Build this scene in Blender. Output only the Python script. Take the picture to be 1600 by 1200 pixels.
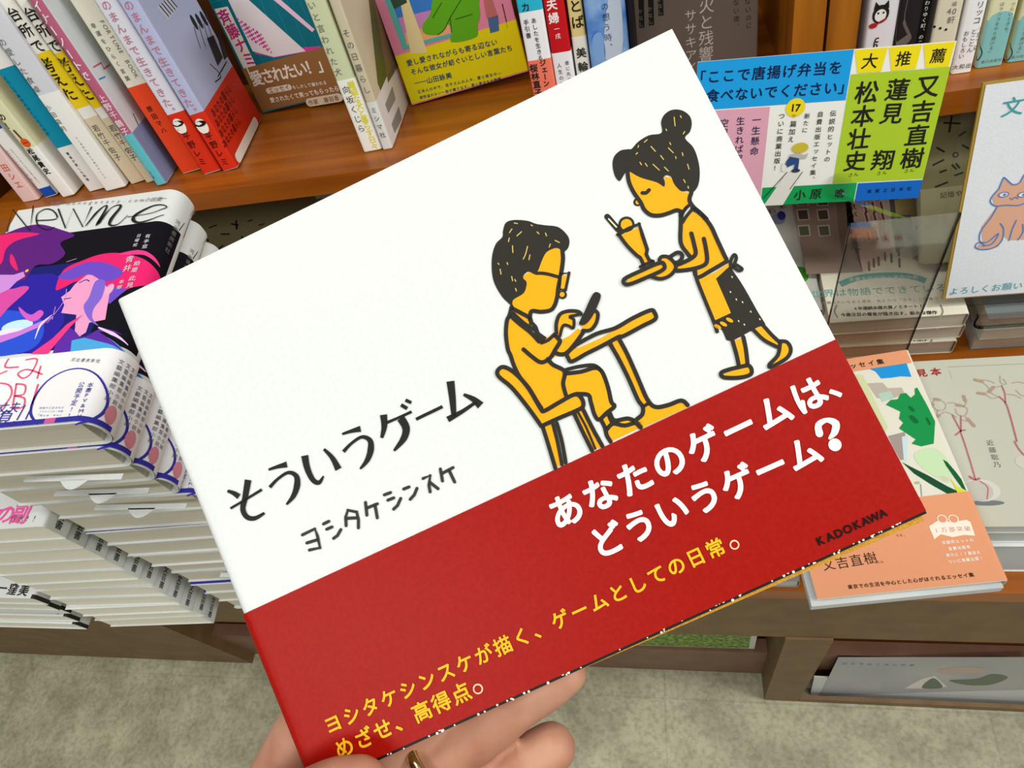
import bpy, math, random
import numpy as np
from mathutils import Matrix, Vector
from mathutils.geometry import tessellate_polygon
random.seed(7)
for o in list(bpy.data.objects):
    bpy.data.objects.remove(o, do_unlink=True)
SC = bpy.context.scene
COL = SC.collection

# ------------------------------------------------------------------ camera
CAMZ = 1.24                      # lens height above the shop floor
FPX = 1115.0                     # focal length in pixels of the 1600 x 1200 frame
RT = np.array([[0.970903, 0.053986, 0.23331], [0.080778, 0.843331, -0.531289], [-0.225439, 0.534676, 0.814431]])
cam_data = bpy.data.cameras.new('camera')
cam_data.sensor_fit = 'HORIZONTAL'
cam_data.sensor_width = 36.0
cam_data.lens = FPX / 1600 * 36.0
cam_data.clip_start = 0.01
cam = bpy.data.objects.new('camera', cam_data)
COL.objects.link(cam)
mw = Matrix([list(RT[0]) + [0], list(RT[1]) + [0], list(RT[2]) + [CAMZ], [0, 0, 0, 1]])
cam.matrix_world = mw
SC.camera = cam

# ------------------------------------------------------------------ world, lamps, exposure
wd = bpy.data.worlds.new('shop_ambient')
SC.world = wd
wd.use_nodes = True
wd.node_tree.nodes['Background'].inputs[0].default_value = (0.97, 1.0, 0.93, 1)
wd.node_tree.nodes['Background'].inputs[1].default_value = 0.28
def area(name, loc, target, sx, sy, power, color=(1, 0.988, 0.945)):
    l = bpy.data.lights.new(name, 'AREA')
    l.shape = 'RECTANGLE'; l.size = sx; l.size_y = sy; l.energy = power; l.color = color
    o = bpy.data.objects.new(name, l)
    COL.objects.link(o)
    o.location = loc
    o.rotation_euler = (Vector(target) - Vector(loc)).to_track_quat('-Z', 'Y').to_euler()
    return o
area('ceiling_strip_light', (-0.95, 0.1, 2.75), (-0.95, 0.1, 0), 1.3, 0.25, 17)
area('ceiling_strip_light', (0.8, -0.1, 2.75), (0.8, -0.1, 0), 1.3, 0.25, 15)
area('ceiling_strip_light', (2.8, -0.1, 2.75), (1.2, 0.2, 0.6), 1.3, 0.5, 75)
area('ceiling_strip_light', (-0.45, -1.55, 2.75), (-0.45, -1.55, 0), 1.3, 0.55, 33)
SC.view_settings.view_transform = 'Standard'
SC.view_settings.look = 'None'
SC.view_settings.exposure = -0.17
SC.view_settings.gamma = 1.0
SC.view_settings.use_curve_mapping = False

# ------------------------------------------------------------------ pixel rays (place things where the photograph shows them)
CAMP = np.array([0, 0, CAMZ])
def ray(p):
    return RT @ np.array([(p[0] - 800.0) / FPX, -(p[1] - 600.0) / FPX, -1.0])
def hit(p, O, N):
    d = ray(p); N = np.asarray(N, float)
    return CAMP + d * (np.dot(np.asarray(O, float) - CAMP, N) / np.dot(d, N))
def cp(x, y, depth):
    return CAMP + ray((x, y)) * depth
def atz(p, z): return hit(p, (0, 0, z), (0, 0, 1))
def aty(p, y): return hit(p, (0, y, 0), (0, 1, 0))
def unit(v):
    v = np.asarray(v, float); return v / np.linalg.norm(v)
def Q(x0, y0, s, pts):           # enlarged-crop coordinates to photo pixels
    return [(x0 + x / s, y0 + y / s) for x, y in pts]

# ------------------------------------------------------------------ materials
def lin(h):
    h = h.lstrip('#')
    c = [int(h[i:i + 2], 16) / 255 for i in (0, 2, 4)]
    return tuple(x / 12.92 if x <= 0.04045 else ((x + 0.055) / 1.055) ** 2.4 for x in c) + (1,)
_m = {}
def ink(h, rough=0.45, grain=0.04):
    k = ('ink', h, rough)
    if k in _m: return _m[k]
    m = bpy.data.materials.new('print_' + h.lstrip('#')); m.use_nodes = True
    nt = m.node_tree; b = nt.nodes['Principled BSDF']
    c = lin(h)
    n = nt.nodes.new('ShaderNodeTexNoise'); n.inputs['Scale'].default_value = 900; n.inputs['Detail'].default_value = 3
    mx = nt.nodes.new('ShaderNodeMix'); mx.data_type = 'RGBA'
    mx.inputs[6].default_value = tuple(x * (1 - grain) for x in c[:3]) + (1,)
    mx.inputs[7].default_value = tuple(min(1, x * (1 + grain)) for x in c[:3]) + (1,)
    tc = nt.nodes.new('ShaderNodeTexCoord')
    nt.links.new(tc.outputs['Object'], n.inputs['Vector'])
    nt.links.new(n.outputs['Fac'], mx.inputs[0]); nt.links.new(mx.outputs[2], b.inputs['Base Color'])
    b.inputs['Roughness'].default_value = rough
    b.inputs['Specular IOR Level'].default_value = 0.15
    _m[k] = m
    return m
def two_tone(name, h1, h2, scale, rough, stretch=(1, 1, 1), detail=6, bump=0.0, spec=0.35, kind='noise', lo=0.35, hi=0.65):
    m = bpy.data.materials.new(name); m.use_nodes = True
    nt = m.node_tree; b = nt.nodes['Principled BSDF']
    tc = nt.nodes.new('ShaderNodeTexCoord'); mp = nt.nodes.new('ShaderNodeMapping')
    mp.inputs['Scale'].default_value = stretch
    nt.links.new(tc.outputs['Object'], mp.inputs['Vector'])
    n = nt.nodes.new('ShaderNodeTexNoise'); n.inputs['Scale'].default_value = scale; n.inputs['Detail'].default_value = detail
    nt.links.new(mp.outputs[0], n.inputs['Vector'])
    r = nt.nodes.new('ShaderNodeValToRGB')
    r.color_ramp.elements[0].position = lo; r.color_ramp.elements[0].color = lin(h1)
    r.color_ramp.elements[1].position = hi; r.color_ramp.elements[1].color = lin(h2)
    nt.links.new(n.outputs['Fac'], r.inputs[0]); nt.links.new(r.outputs[0], b.inputs['Base Color'])
    b.inputs['Roughness'].default_value = rough
    b.inputs['Specular IOR Level'].default_value = spec
    if bump:
        bp = nt.nodes.new('ShaderNodeBump'); bp.inputs['Strength'].default_value = bump; bp.inputs['Distance'].default_value = 0.0005
        nt.links.new(n.outputs['Fac'], bp.inputs['Height']); nt.links.new(bp.outputs[0], b.inputs['Normal'])
    return m
WOOD = two_tone('orange_wood', '#86440a', '#a85e12', 9, 0.35, (0.35, 5, 5), 5)
WOODV = two_tone('upright_wood', '#8a5010', '#b06c18', 9, 0.35, (6, 6, 0.4), 5)
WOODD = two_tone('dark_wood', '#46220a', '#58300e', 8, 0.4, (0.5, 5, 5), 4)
LAM = two_tone('brown_laminate', '#6e5334', '#7b5f3e', 30, 0.5, (1, 1, 1), 4)
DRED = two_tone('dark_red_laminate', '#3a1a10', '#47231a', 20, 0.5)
PAGES = two_tone('page_edges', '#c9c2ae', '#ded8c6', 260, 0.8, (0.05, 0.05, 9), 3, 0.3)
PAGEW = two_tone('cream_page_edges', '#efe9d2', '#faf6e6', 260, 0.8, (0.05, 0.05, 9), 3, 0.3)
PAGEG = two_tone('grey_page_edges', '#b9bdbd', '#d5d8d6', 260, 0.8, (0.05, 0.05, 9), 3, 0.3)
OCHRE = two_tone('ochre_page_edges', '#a8761a', '#c8922c', 260, 0.7, (9, 9, 9), 3, 0.3)
WHITE = two_tone('white_cover_paper', '#d2d5d3', '#d5d8d6', 700, 0.42, (1, 1, 1), 4, 0.04)
REDOBI = two_tone('red_obi_paper', '#940d04', '#9c1208', 900, 0.4, (1, 1, 1), 4, 0.04, 0.12)
SKIN = two_tone('skin', '#a66f57', '#bb8a71', 60, 0.5, (1, 1, 1), 6, 0.25, 0.35)
def gold_mat():
    m = bpy.data.materials.new('gold_metal'); m.use_nodes = True
    b = m.node_tree.nodes['Principled BSDF']
    b.inputs['Base Color'].default_value = lin('#d8c49a'); b.inputs['Metallic'].default_value = 1; b.inputs['Roughness'].default_value = 0.18
    return m
GOLD = gold_mat()
def clear_mat(name, tint, alpha_mix):
    m = bpy.data.materials.new(name); m.use_nodes = True
    nt = m.node_tree; nt.nodes.remove(nt.nodes['Principled BSDF'])
    out = [n for n in nt.nodes if n.type == 'OUTPUT_MATERIAL'][0]
    t = nt.nodes.new('ShaderNodeBsdfTransparent'); t.inputs[0].default_value = tint
    g = nt.nodes.new('ShaderNodeBsdfGlossy'); g.inputs['Roughness'].default_value = 0.08
    fr = nt.nodes.new('ShaderNodeFresnel'); fr.inputs[0].default_value = 1.45
    mul = nt.nodes.new('ShaderNodeMath'); mul.operation = 'MULTIPLY'; mul.inputs[1].default_value = alpha_mix
    mx = nt.nodes.new('ShaderNodeMixShader')
    nt.links.new(fr.outputs[0], mul.inputs[0]); nt.links.new(mul.outputs[0], mx.inputs[0])
    nt.links.new(t.outputs[0], mx.inputs[1]); nt.links.new(g.outputs[0], mx.inputs[2]); nt.links.new(mx.outputs[0], out.inputs[0])
    return m
CLEAR = clear_mat('clear_acrylic', (0.985, 0.99, 0.98, 1), 0.5)
CLEARE = clear_mat('clear_acrylic_edge', (0.55, 0.6, 0.55, 1), 1.0)
def floor_mat():
    m = two_tone('vinyl_floor_tiles', '#98947a', '#b6b398', 14, 0.4, (1, 1, 1), 8, 0, 0.3)
    nt = m.node_tree; b = nt.nodes['Principled BSDF']
    src = b.inputs['Base Color'].links[0].from_socket
    tc = nt.nodes.new('ShaderNodeTexCoord')
    n = nt.nodes.new('ShaderNodeTexNoise'); n.inputs['Scale'].default_value = 150; n.inputs['Detail'].default_value = 6
    nt.links.new(tc.outputs['Object'], n.inputs['Vector'])
    rp = nt.nodes.new('ShaderNodeValToRGB'); rp.color_ramp.elements[0].position = 0.3; rp.color_ramp.elements[0].color = (0.62, 0.62, 0.6, 1)
    rp.color_ramp.elements[1].position = 0.6
    nt.links.new(n.outputs['Fac'], rp.inputs[0])
    mx = nt.nodes.new('ShaderNodeMix'); mx.data_type = 'RGBA'; mx.blend_type = 'MULTIPLY'; mx.inputs[0].default_value = 0.8
    nt.links.new(src, mx.inputs[6]); nt.links.new(rp.outputs[0], mx.inputs[7])
    br = nt.nodes.new('ShaderNodeTexBrick'); br.offset = 0; br.inputs['Scale'].default_value = 1.0
    br.inputs['Brick Width'].default_value = 0.455; br.inputs['Row Height'].default_value = 0.455; br.inputs['Mortar Size'].default_value = 0.0012
    br.inputs['Color1'].default_value = (1, 1, 1, 1); br.inputs['Color2'].default_value = (0.94, 0.95, 0.93, 1); br.inputs['Mortar'].default_value = (0.86, 0.855, 0.84, 1)
    mp = nt.nodes.new('ShaderNodeMapping'); mp.inputs['Location'].default_value = (-0.045, 0.2, 0)
    nt.links.new(tc.outputs['Object'], mp.inputs['Vector']); nt.links.new(mp.outputs[0], br.inputs['Vector'])
    m2 = nt.nodes.new('ShaderNodeMix'); m2.data_type = 'RGBA'; m2.blend_type = 'MULTIPLY'; m2.inputs[0].default_value = 1
    nt.links.new(mx.outputs[2], m2.inputs[6]); nt.links.new(br.outputs[0], m2.inputs[7]); nt.links.new(m2.outputs[2], b.inputs['Base Color'])
    return m
FLOOR = floor_mat()
BLACK = ink('#1c1b18')

# ------------------------------------------------------------------ glyph outlines (Blender's own built-in font)
_tc = bpy.data.curves.new('glyph', 'FONT')
_to = bpy.data.objects.new('glyph', _tc)
COL.objects.link(_to)
_g = {}
def glyph(ch, bold, res):
    k = (ch, bold, res)
    if k in _g: return _g[k]
    _tc.body = ch; _tc.offset = bold; _tc.resolution_u = res; _tc.fill_mode = 'FRONT'
    dg = bpy.context.evaluated_depsgraph_get(); dg.update()
    me = bpy.data.meshes.new_from_object(_to.evaluated_get(dg))
    vs = [(v.co.x, v.co.y) for v in me.vertices]
    fs = [tuple(p.vertices) for p in me.polygons]
    bpy.data.meshes.remove(me)
    _g[k] = (vs, fs)
    return _g[k]

# ------------------------------------------------------------------ mesh collector
def smooth_pts(pts, closed=False, n=4):
    P = [np.array(p, float) for p in pts]
    if len(P) < 3: return P
    out = []; L = len(P)
    for i in range(L if closed else L - 1):
        if closed:
            a, b, c, d = P[i - 1], P[i], P[(i + 1) % L], P[(i + 2) % L]
        else:
            b, c = P[i], P[i + 1]; a = P[i - 1] if i else b; d = P[i + 2] if i + 2 < L else c
        for k in range(n):
            t = k / n
            out.append(0.5 * (2 * b + (c - a) * t + (2 * a - 5 * b + 4 * c - d) * t * t + (3 * b - a - 3 * c + d) * t ** 3))
    if not closed: out.append(P[-1])
    return out
class MB:
    def __init__(s):
        s.v = []; s.f = []; s.mi = []; s.mats = []; s.sm = []; s.fine = 0; s.flat_u = 0
    def mid(s, m):
        if m not in s.mats: s.mats.append(m)
        return s.mats.index(m)
    def add(s, vs, fs, m, smooth=False):
        b = len(s.v); k = s.mid(m)
        s.v += [tuple(float(c) for c in v) for v in vs]
        for f in fs:
            s.f.append(tuple(b + i for i in f)); s.mi.append(k); s.sm.append(smooth)
    def box(s, O, A, B, C, m):            # corner O and the three edge vectors
        O, A, B, C = [np.asarray(x, float) for x in (O, A, B, C)]
        if np.dot(np.cross(A, B), C) < 0: A, B = B, A
        vs = [O, O + A, O + A + B, O + B, O + C, O + A + C, O + A + B + C, O + B + C]
        s.add(vs, [(0, 3, 2, 1), (4, 5, 6, 7), (0, 1, 5, 4), (1, 2, 6, 5), (2, 3, 7, 6), (3, 0, 4, 7)], m)
    def bbox(s, x0, x1, y0, y1, z0, z1, m):
        s.box((x0, y0, z0), (x1 - x0, 0, 0), (0, y1 - y0, 0), (0, 0, z1 - z0), m)
    def prism(s, pts, ext, m):            # planar 3D outline extruded by ext
        P = [np.asarray(p, float) for p in pts]; e = np.asarray(ext, float); n = len(P)
        nr = sum((np.cross(P[i] - P[0], P[(i + 1) % n] - P[0]) for i in range(n)), np.zeros(3))
        if np.dot(nr, e) < 0: P.reverse()
        vs = P + [p + e for p in P]
        tri = tessellate_polygon([[Vector(p) for p in P]])
        fs = []
        for t in tri:
            a, b, c = t
            if np.dot(np.cross(P[b] - P[a], P[c] - P[a]), e) < 0: b, c = c, b
            fs.append((a, c, b)); fs.append((n + a, n + b, n + c))
        for i in range(n):
            j = (i + 1) % n
            fs.append((i, j, n + j, n + i))
        s.add(vs, fs, m)
    # ---- printing on a mapped surface: fn(u, v, h) -> 3D point
    def poly(s, fn, pts, m, h=0.0001, smooth=False):
        P = smooth_pts(pts, True) if smooth else [np.array(p, float) for p in pts]
        tri = tessellate_polygon([[Vector((p[0], p[1], 0)) for p in P]])
        fs = []
        for a, b, c in tri:
            if (P[b][0] - P[a][0]) * (P[c][1] - P[a][1]) - (P[b][1] - P[a][1]) * (P[c][0] - P[a][0]) < 0: b, c = c, b
            fs.append((a, b, c))
        if s.fine:
            P = [tuple(p) for p in P]; work = fs; fs = []
            while work:
                t = work.pop(); L_ = [math.dist(P[t[i]], P[t[(i + 1) % 3]]) for i in range(3)]
                i = max(range(3), key=lambda q: L_[q])
                if L_[i] <= s.fine or max(P[q][0] for q in t) < s.flat_u: fs.append(t); continue
                a, b, c = t[i], t[(i + 1) % 3], t[(i + 2) % 3]
                P.append(((P[a][0] + P[b][0]) / 2, (P[a][1] + P[b][1]) / 2)); k = len(P) - 1
                work += [(a, k, c), (k, b, c)]
        s.add([fn(p[0], p[1], h) for p in P], fs, m)
    def rect(s, fn, u0, v0, u1, v1, m, h=0.0001, n=1):
        vs = []; fs = []
        for i in range(n + 1):
            u = u0 + (u1 - u0) * i / n
            vs += [fn(u, v0, h), fn(u, v1, h)]
        for i in range(n): fs.append((2 * i, 2 * i + 2, 2 * i + 3, 2 * i + 1))
        s.add(vs, fs, m)
    def stroke(s, fn, pts, w, m, h=0.0001, closed=False, smooth=True, caps=True):
        ws = None
        if isinstance(w, (list, tuple)): ws = list(w)
        if smooth and len(pts) > 2:
            P = smooth_pts(pts, closed)
            if ws: ws = [float(x) for x in np.interp(np.linspace(0, len(pts) - 1, len(P)), range(len(pts)), ws)]
        else: P = [np.array(p, float) for p in pts]
        if ws is None: ws = [w] * len(P)
        if closed: P = P + [P[0]]; ws = ws + [ws[0]]
        L = len(P); vs = []; fs = []
        for i in range(L):
            d = P[min(i + 1, L - 1)] - P[max(i - 1, 0)]
            if closed and i in (0, L - 1): d = P[1] - P[-2]
            d = d / (np.linalg.norm(d) + 1e-12); nn = np.array([-d[1], d[0]]) * ws[i] / 2
            vs += [fn(*(P[i] - nn), h), fn(*(P[i] + nn), h)]
        for i in range(L - 1): fs.append((2 * i, 2 * i + 2, 2 * i + 3, 2 * i + 1))
        s.add(vs, fs, m)
        if caps and not closed:
            for e in (0, -1): s.disc(fn, P[e], ws[e] / 2, m, h - (1.4e-5 if e else 2.4e-5), 10)
        if not smooth and len(P) > 2:
            for z_, (p, q) in enumerate(list(zip(P, ws))[1:-1]): s.disc(fn, p, q / 2, m, h + 1.2e-5 * (1 + z_ % 2), 10)
    def disc(s, fn, c, r, m, h=0.0001, n=20, ry=None, rot=0.0):
        ry = r if ry is None else ry
        ps = []
        for i in range(n):
            a = 2 * math.pi * i / n; x = r * math.cos(a); y = ry * math.sin(a)
            ps.append((c[0] + x * math.cos(rot) - y * math.sin(rot), c[1] + x * math.sin(rot) + y * math.cos(rot)))
        s.add([fn(p[0], p[1], h) for p in ps], [tuple(range(n))], m)
    def text(s, fn, string, c0, c1, m, h=0.0001, size=0.9, bold=0.0, vertical=False, res=2, narrow=1.0):
        # c0, c1 = centres of the first and of the last character cell on the surface
        c0 = np.array(c0, float); c1 = np.array(c1, float); n = len(string)
        st = (c1 - c0) / (n - 1) if n > 1 else (c1 - c0)
        pitch = np.linalg.norm(st); d = st / pitch
        if n == 1: st = st * 0
        right, up = (d, np.array([-d[1], d[0]])) if not vertical else (np.array([-d[1], d[0]]), -d)
        k = pitch * size
        for i, ch in enumerate(string):
            if ch == ' ' or ch == '\u3000': continue
            vs, fs = glyph(ch, 0.0, res)
            if not vs: continue
            c = c0 + st * i; cx, cy = 0.5, 0.38
            rr, uu = right, up
            if ord(ch) < 0x2000: cx = (min(v[0] for v in vs) + max(v[0] for v in vs)) / 2
            if vertical:
                if ch in 'ー「」『』（）―…～〜': rr, uu = -up, right
                if ch in '、。': c = c + (right + up) * k * 0.6
                if ch in 'ッャュョっゃゅょァィゥェォ': c = c + (right + up) * k * 0.1
            sh = [(0, 0)]
            if bold > 0.006:
                nb = 8 if bold > 0.015 else 4
                sh += [(bold * 0.9 * math.cos(2 * math.pi * j / nb + .4), bold * 0.9 * math.sin(2 * math.pi * j / nb + .4)) for j in range(nb)]
            for j, (ex, ey) in enumerate(sh):
                pts = [c + rr * (x + ex - cx) * k * narrow + uu * (y + ey - cy) * k for x, y in vs]
                s.add([fn(p[0], p[1], h + j * 6e-6) for p in pts], fs, m)
    def build(s, name, parent=None, label=None):
        me = bpy.data.meshes.new(name)
        V = np.array(s.v, float)
        if parent is not None:
            W = parent.get('_m'); M = np.array(W, float).reshape(4, 4)
            I = np.linalg.inv(M); V = V @ I[:3, :3].T + I[:3, 3]
            off = None
        else:
            off = (V.max(0) + V.min(0)) / 2; off[2] = V[:, 2].min(); V = V - off
        me.from_pydata([tuple(v) for v in V], [], s.f)
        for m in s.mats: me.materials.append(m)
        me.polygons.foreach_set('material_index', s.mi)
        me.polygons.foreach_set('use_smooth', s.sm)
        me.update()
        o = bpy.data.objects.new(name, me); COL.objects.link(o)
        if parent is not None: o.parent = parent
        else: o.location = off
        if label: o['label'] = label
        return o
def tag(o, label, cat, group=None):
    o['label'] = label; o['category'] = cat
    if group: o['group'] = group
    return o
def thing(name, label, cat, O, U=(1, 0, 0), V=(0, 1, 0), group=None):
    o = bpy.data.objects.new(name, None); COL.objects.link(o)
    U = unit(U); V = unit(V); N = np.cross(U, V)
    M = np.eye(4); M[:3, 0] = U; M[:3, 1] = V; M[:3, 2] = N; M[:3, 3] = O
    o.matrix_world = Matrix(M.tolist()); o['_m'] = [float(x) for x in M.flatten()]
    o.empty_display_size = 0.02
    return tag(o, label, cat, group)
def dup(root, move, rotz, label, keep=None, roll=0.0):
    r = root.copy(); COL.objects.link(r)
    c = Vector(root.matrix_world.translation)
    T = Matrix.Translation(Vector(move)) @ Matrix.Translation(c) @ Matrix.Rotation(rotz, 4, 'Z') @ Matrix.Translation(-c)
    r.matrix_world = T @ root.matrix_world @ Matrix.Rotation(roll, 4, 'Y')
    r['label'] = label
    for ch in root.children:
        base = ch.name.split('.')[0]
        if keep is not None and base not in keep: continue
        k = ch.copy(); COL.objects.link(k); k.parent = r
        for g in ch.children:
            q = g.copy(); COL.objects.link(q); q.parent = k
    return r
def struct(o):
    o['kind'] = 'structure'; return o

# ------------------------------------------------------------------ flat panel frame and book
class Panel:
    def __init__(s, O, U, V):
        s.O = np.asarray(O, float); s.U = unit(U); V = np.asarray(V, float)
        V = V - s.U * np.dot(V, s.U); s.V = unit(V); s.N = np.cross(s.U, s.V)
    def map(s, u, v, h=0.0): return s.O + s.U * u + s.V * v + s.N * h
    def px(s, p):
        d = hit(p, s.O, s.N) - s.O
        return (float(np.dot(d, s.U)), float(np.dot(d, s.V)))
    def pp(s, pts): return [s.px(p) for p in pts]
class Book(Panel):
    """front cover at h=0 facing +N, body below it; spine on the right (u=w) or on the left (u=0)"""
    def __init__(s, O, U, V, w, l, t, r=0.0015, side='R'):
        Panel.__init__(s, O, U, V); s.w, s.l, s.t, s.r, s.side = w, l, t, min(r, t * 0.49), side
        s.arc = s.r * math.pi / 2; s.smax = 2 * (w - s.r) + 2 * s.arc + t - 2 * s.r
        s.s0 = w - s.r + s.arc                       # where the flat of the spine starts
    def prof(s, q, e):
        w, t, r, a = s.w, s.t, s.r, s.arc
        if q <= w - r: return q, e
        q -= w - r
        if q <= a: return w - r + (r + e) * math.sin(q / r), -r + (r + e) * math.cos(q / r)
        q -= a
        if q <= t - 2 * r: return w + e, -r - q
        q -= t - 2 * r
        if q <= a: return w - r + (r + e) * math.cos(q / r), -(t - r) - (r + e) * math.sin(q / r)
        q -= a
        return w - r - q, -t - e
    def map(s, u, v, h=0.0):
        if s.side == 'L': x, n = s.prof(s.w - u, h); x = s.w - x
        else: x, n = s.prof(u, h)
        return s.O + s.U * x + s.V * v + s.N * n
    def spx(s, p):                                   # a pixel on the flat of the spine -> (s, v)
        d = hit(p, s.O + s.U * s.w, s.U) - s.O
        return (s.s0 - s.r - float(np.dot(d, s.N)), float(np.dot(d, s.V)))
    def spp(s, pts): return [s.spx(p) for p in pts]
    def bpx(s, p):                                   # a pixel on the back cover -> (s, v)
        d = hit(p, s.O - s.N * s.t, s.N) - s.O
        return (s.smax - float(np.dot(d, s.U)), float(np.dot(d, s.V)))
    def bpp(s, pts): return [s.bpx(p) for p in pts]
    def qs(s):
        w, t, r, a = s.w, s.t, s.r, s.arc
        k = 8 if r > .005 else 4
        q = [0, max(0, w - r - .002), w - r] + [w - r + a * i / k for i in range(1, k + 1)]
        b = q[-1] + t - 2 * r
        q += [b] + [b + a * i / k for i in range(1, k + 1)] + [min(s.smax, b + a + .002), s.smax]
        return [x for i, x in enumerate(q) if i == 0 or x - q[i - 1] > 1e-7]
    def sheet(s, mb, v0, v1, m, e=0.0, th=0.0004, mats=None):
        q = s.qs(); n = len(q)
        fl = (lambda x: s.w - x) if s.side == 'L' else (lambda x: x)
        def P(x, v, ee):
            a, b = s.prof(x, ee); return s.O + s.U * fl(a) + s.V * v + s.N * b
        vs = []
        for x in q: vs += [P(x, v0, e), P(x, v1, e), P(x, v0, e - th), P(x, v1, e - th)]
        out = []; fs = []
        for i in range(n - 1):
            a, b = 4 * i, 4 * i + 4
            out.append((2 * i, 2 * i + 2, 2 * i + 3, 2 * i + 1))
            fs += [(a + 2, a + 3, b + 3, b + 2), (a, a + 2, b + 2, b), (a + 1, b + 1, b + 3, a + 3)]
        fs += [(0, 1, 3, 2), (4 * n - 4, 4 * n - 2, 4 * n - 1, 4 * n - 3)]
        if s.side == 'L': fs = [f[::-1] for f in fs]; out = [f[::-1] for f in out]
        mb.add(vs, fs, m)
        ov = []
        for x in q: ov += [P(x, v0, e), P(x, v1, e)]
        mb.add(ov, out, m, True)
    def band(s, mb, q0, q1, v0, v1, m, h):
        q = [q0] + [x for x in s.qs() if q0 + 1e-6 < x < q1 - 1e-6] + [q1]
        vs = []
        for x in q: vs += [s.map(x, v0, h), s.map(x, v1, h)]
        mb.add(vs, [(2 * i, 2 * i + 2, 2 * i + 3, 2 * i + 1) for i in range(len(q) - 1)], m, True)
    def pages(s, mb, m, inset=0.0012, fore=0.0012, th=0.0005):
        a = fore if s.side == 'R' else max(s.r, 0.001)
        b = max(s.r, 0.001) if s.side == 'R' else fore
        mb.box(s.O + s.U * a + s.V * inset - s.N * th, s.U * (s.w - a - b), s.V * (s.l - 2 * inset), -s.N * (s.t - 2 * th), m)
    def thing(s, name, label, cat='book', group=None):
        return thing(name, label, cat, s.O, s.U, s.V, group)

# ================================================================== SETTING
TT = 0.565                                            # table top height
mb = MB(); mb.bbox(-2.6, 2.4, -1.4, 2.2, -0.05, 0.0, FLOOR)
struct(mb.build('floor'))
mb = MB(); mb.bbox(-2.6, 2.4, 1.55, 1.6, 0.0, 2.6, two_tone('back_wall_paint', '#8a7a66', '#93836e', 20, 0.7))
struct(mb.build('wall_back'))

# ------------------------------------------------------------------ low display table
tb = thing('display_table', 'low brown display table with an orange wood top carrying all the book stacks', 'table', (0.0, 0.2034, 0.0))
mb = MB(); mb.bbox(-1.6, 1.4, 0.2034, 0.80, TT - 0.025, TT, WOOD); mb.build('tabletop', tb, 'orange wood top')
mb = MB(); mb.bbox(-1.6, 1.4, 0.207, 0.225, 0.383, TT - 0.025, LAM); mb.build('apron', tb)
for x0, x1 in ((0.094, 0.143), (0.62, 0.67), (-1.6, -0.80)):
    mb = MB(); y0 = 0.2045 if x0 > 0 else 0.2262
    mb.bbox(x0, x1, y0, 0.5, 0.0, 0.383, LAM); mb.build('leg', tb)
mb = MB(); mb.bbox(-0.80, 1.4, 0.243, 0.262, 0.0, 0.142, two_tone('pinkish_laminate', '#765542', '#83624e', 25, 0.5)); mb.build('plinth', tb)
mb = MB(); mb.bbox(-0.80, 1.4, 0.262, 0.7, 0.11, 0.13, WOOD); mb.build('lower_shelf', tb)
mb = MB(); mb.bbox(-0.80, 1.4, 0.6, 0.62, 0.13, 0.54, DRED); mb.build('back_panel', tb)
mb = MB(); mb.bbox(0.1435, 0.62, 0.268, 0.28, 0.131, 0.26, WOOD); mb.build('inner_rail', tb)
mb = MB(); mb.bbox(0.1435, 0.62, 0.2045, 0.210, 0.0, 0.024, LAM); mb.build('foot_rail', tb)

# ------------------------------------------------------------------ slanted bookcase
A = math.radians(12)
Xs = np.array([1.0, 0, 0]); Us = np.array([0, math.sin(A), math.cos(A)]); Ds = np.array([0, math.cos(A), -math.sin(A)])
S0 = CAMP - Us * 0.317
def S(x, d, h=0.0): return S0 + Xs * x + Ds * d + Us * h
def spx(p):
    P = hit(p, S0, Us) - S0
    return float(P[0]), float(np.dot(P, Ds))
bc = thing('bookcase', 'tilted orange brown wooden bookcase with a row of standing books', 'bookcase', S(0, 0.639, -0.021), Xs, Ds)
mb = MB()
mb.box(S(-1.5, 0.639, -0.021), Xs * 2.9, Ds * 0.30, Us * 0.021, WOOD)
mb.build('shelf_board', bc)
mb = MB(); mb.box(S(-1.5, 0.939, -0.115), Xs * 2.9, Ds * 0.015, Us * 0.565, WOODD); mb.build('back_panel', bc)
def upx(p):
    O = S(0, 0.675); P = hit(p, O, Ds); return float(P[0])
for a, b, m in (((1238, 60), (1287, 60), WOODV), ((1292, 60), (1339, 60), WOODV)):
    mb = MB(); x0, x1 = upx(a), upx(b)
    mb.box(S(x0, 0.675, 0.0005), Xs * (x1 - x0), Ds * 0.263, Us * 0.44, m); mb.build('upright', bc)
xl = spx((37, 316))[0]
mb = MB(); mb.box(S(xl - 0.075, 0.664, 0.0005), Xs * 0.025, Ds * 0.274, Us * 0.44, WOODD); mb.build('upright', bc)

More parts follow.
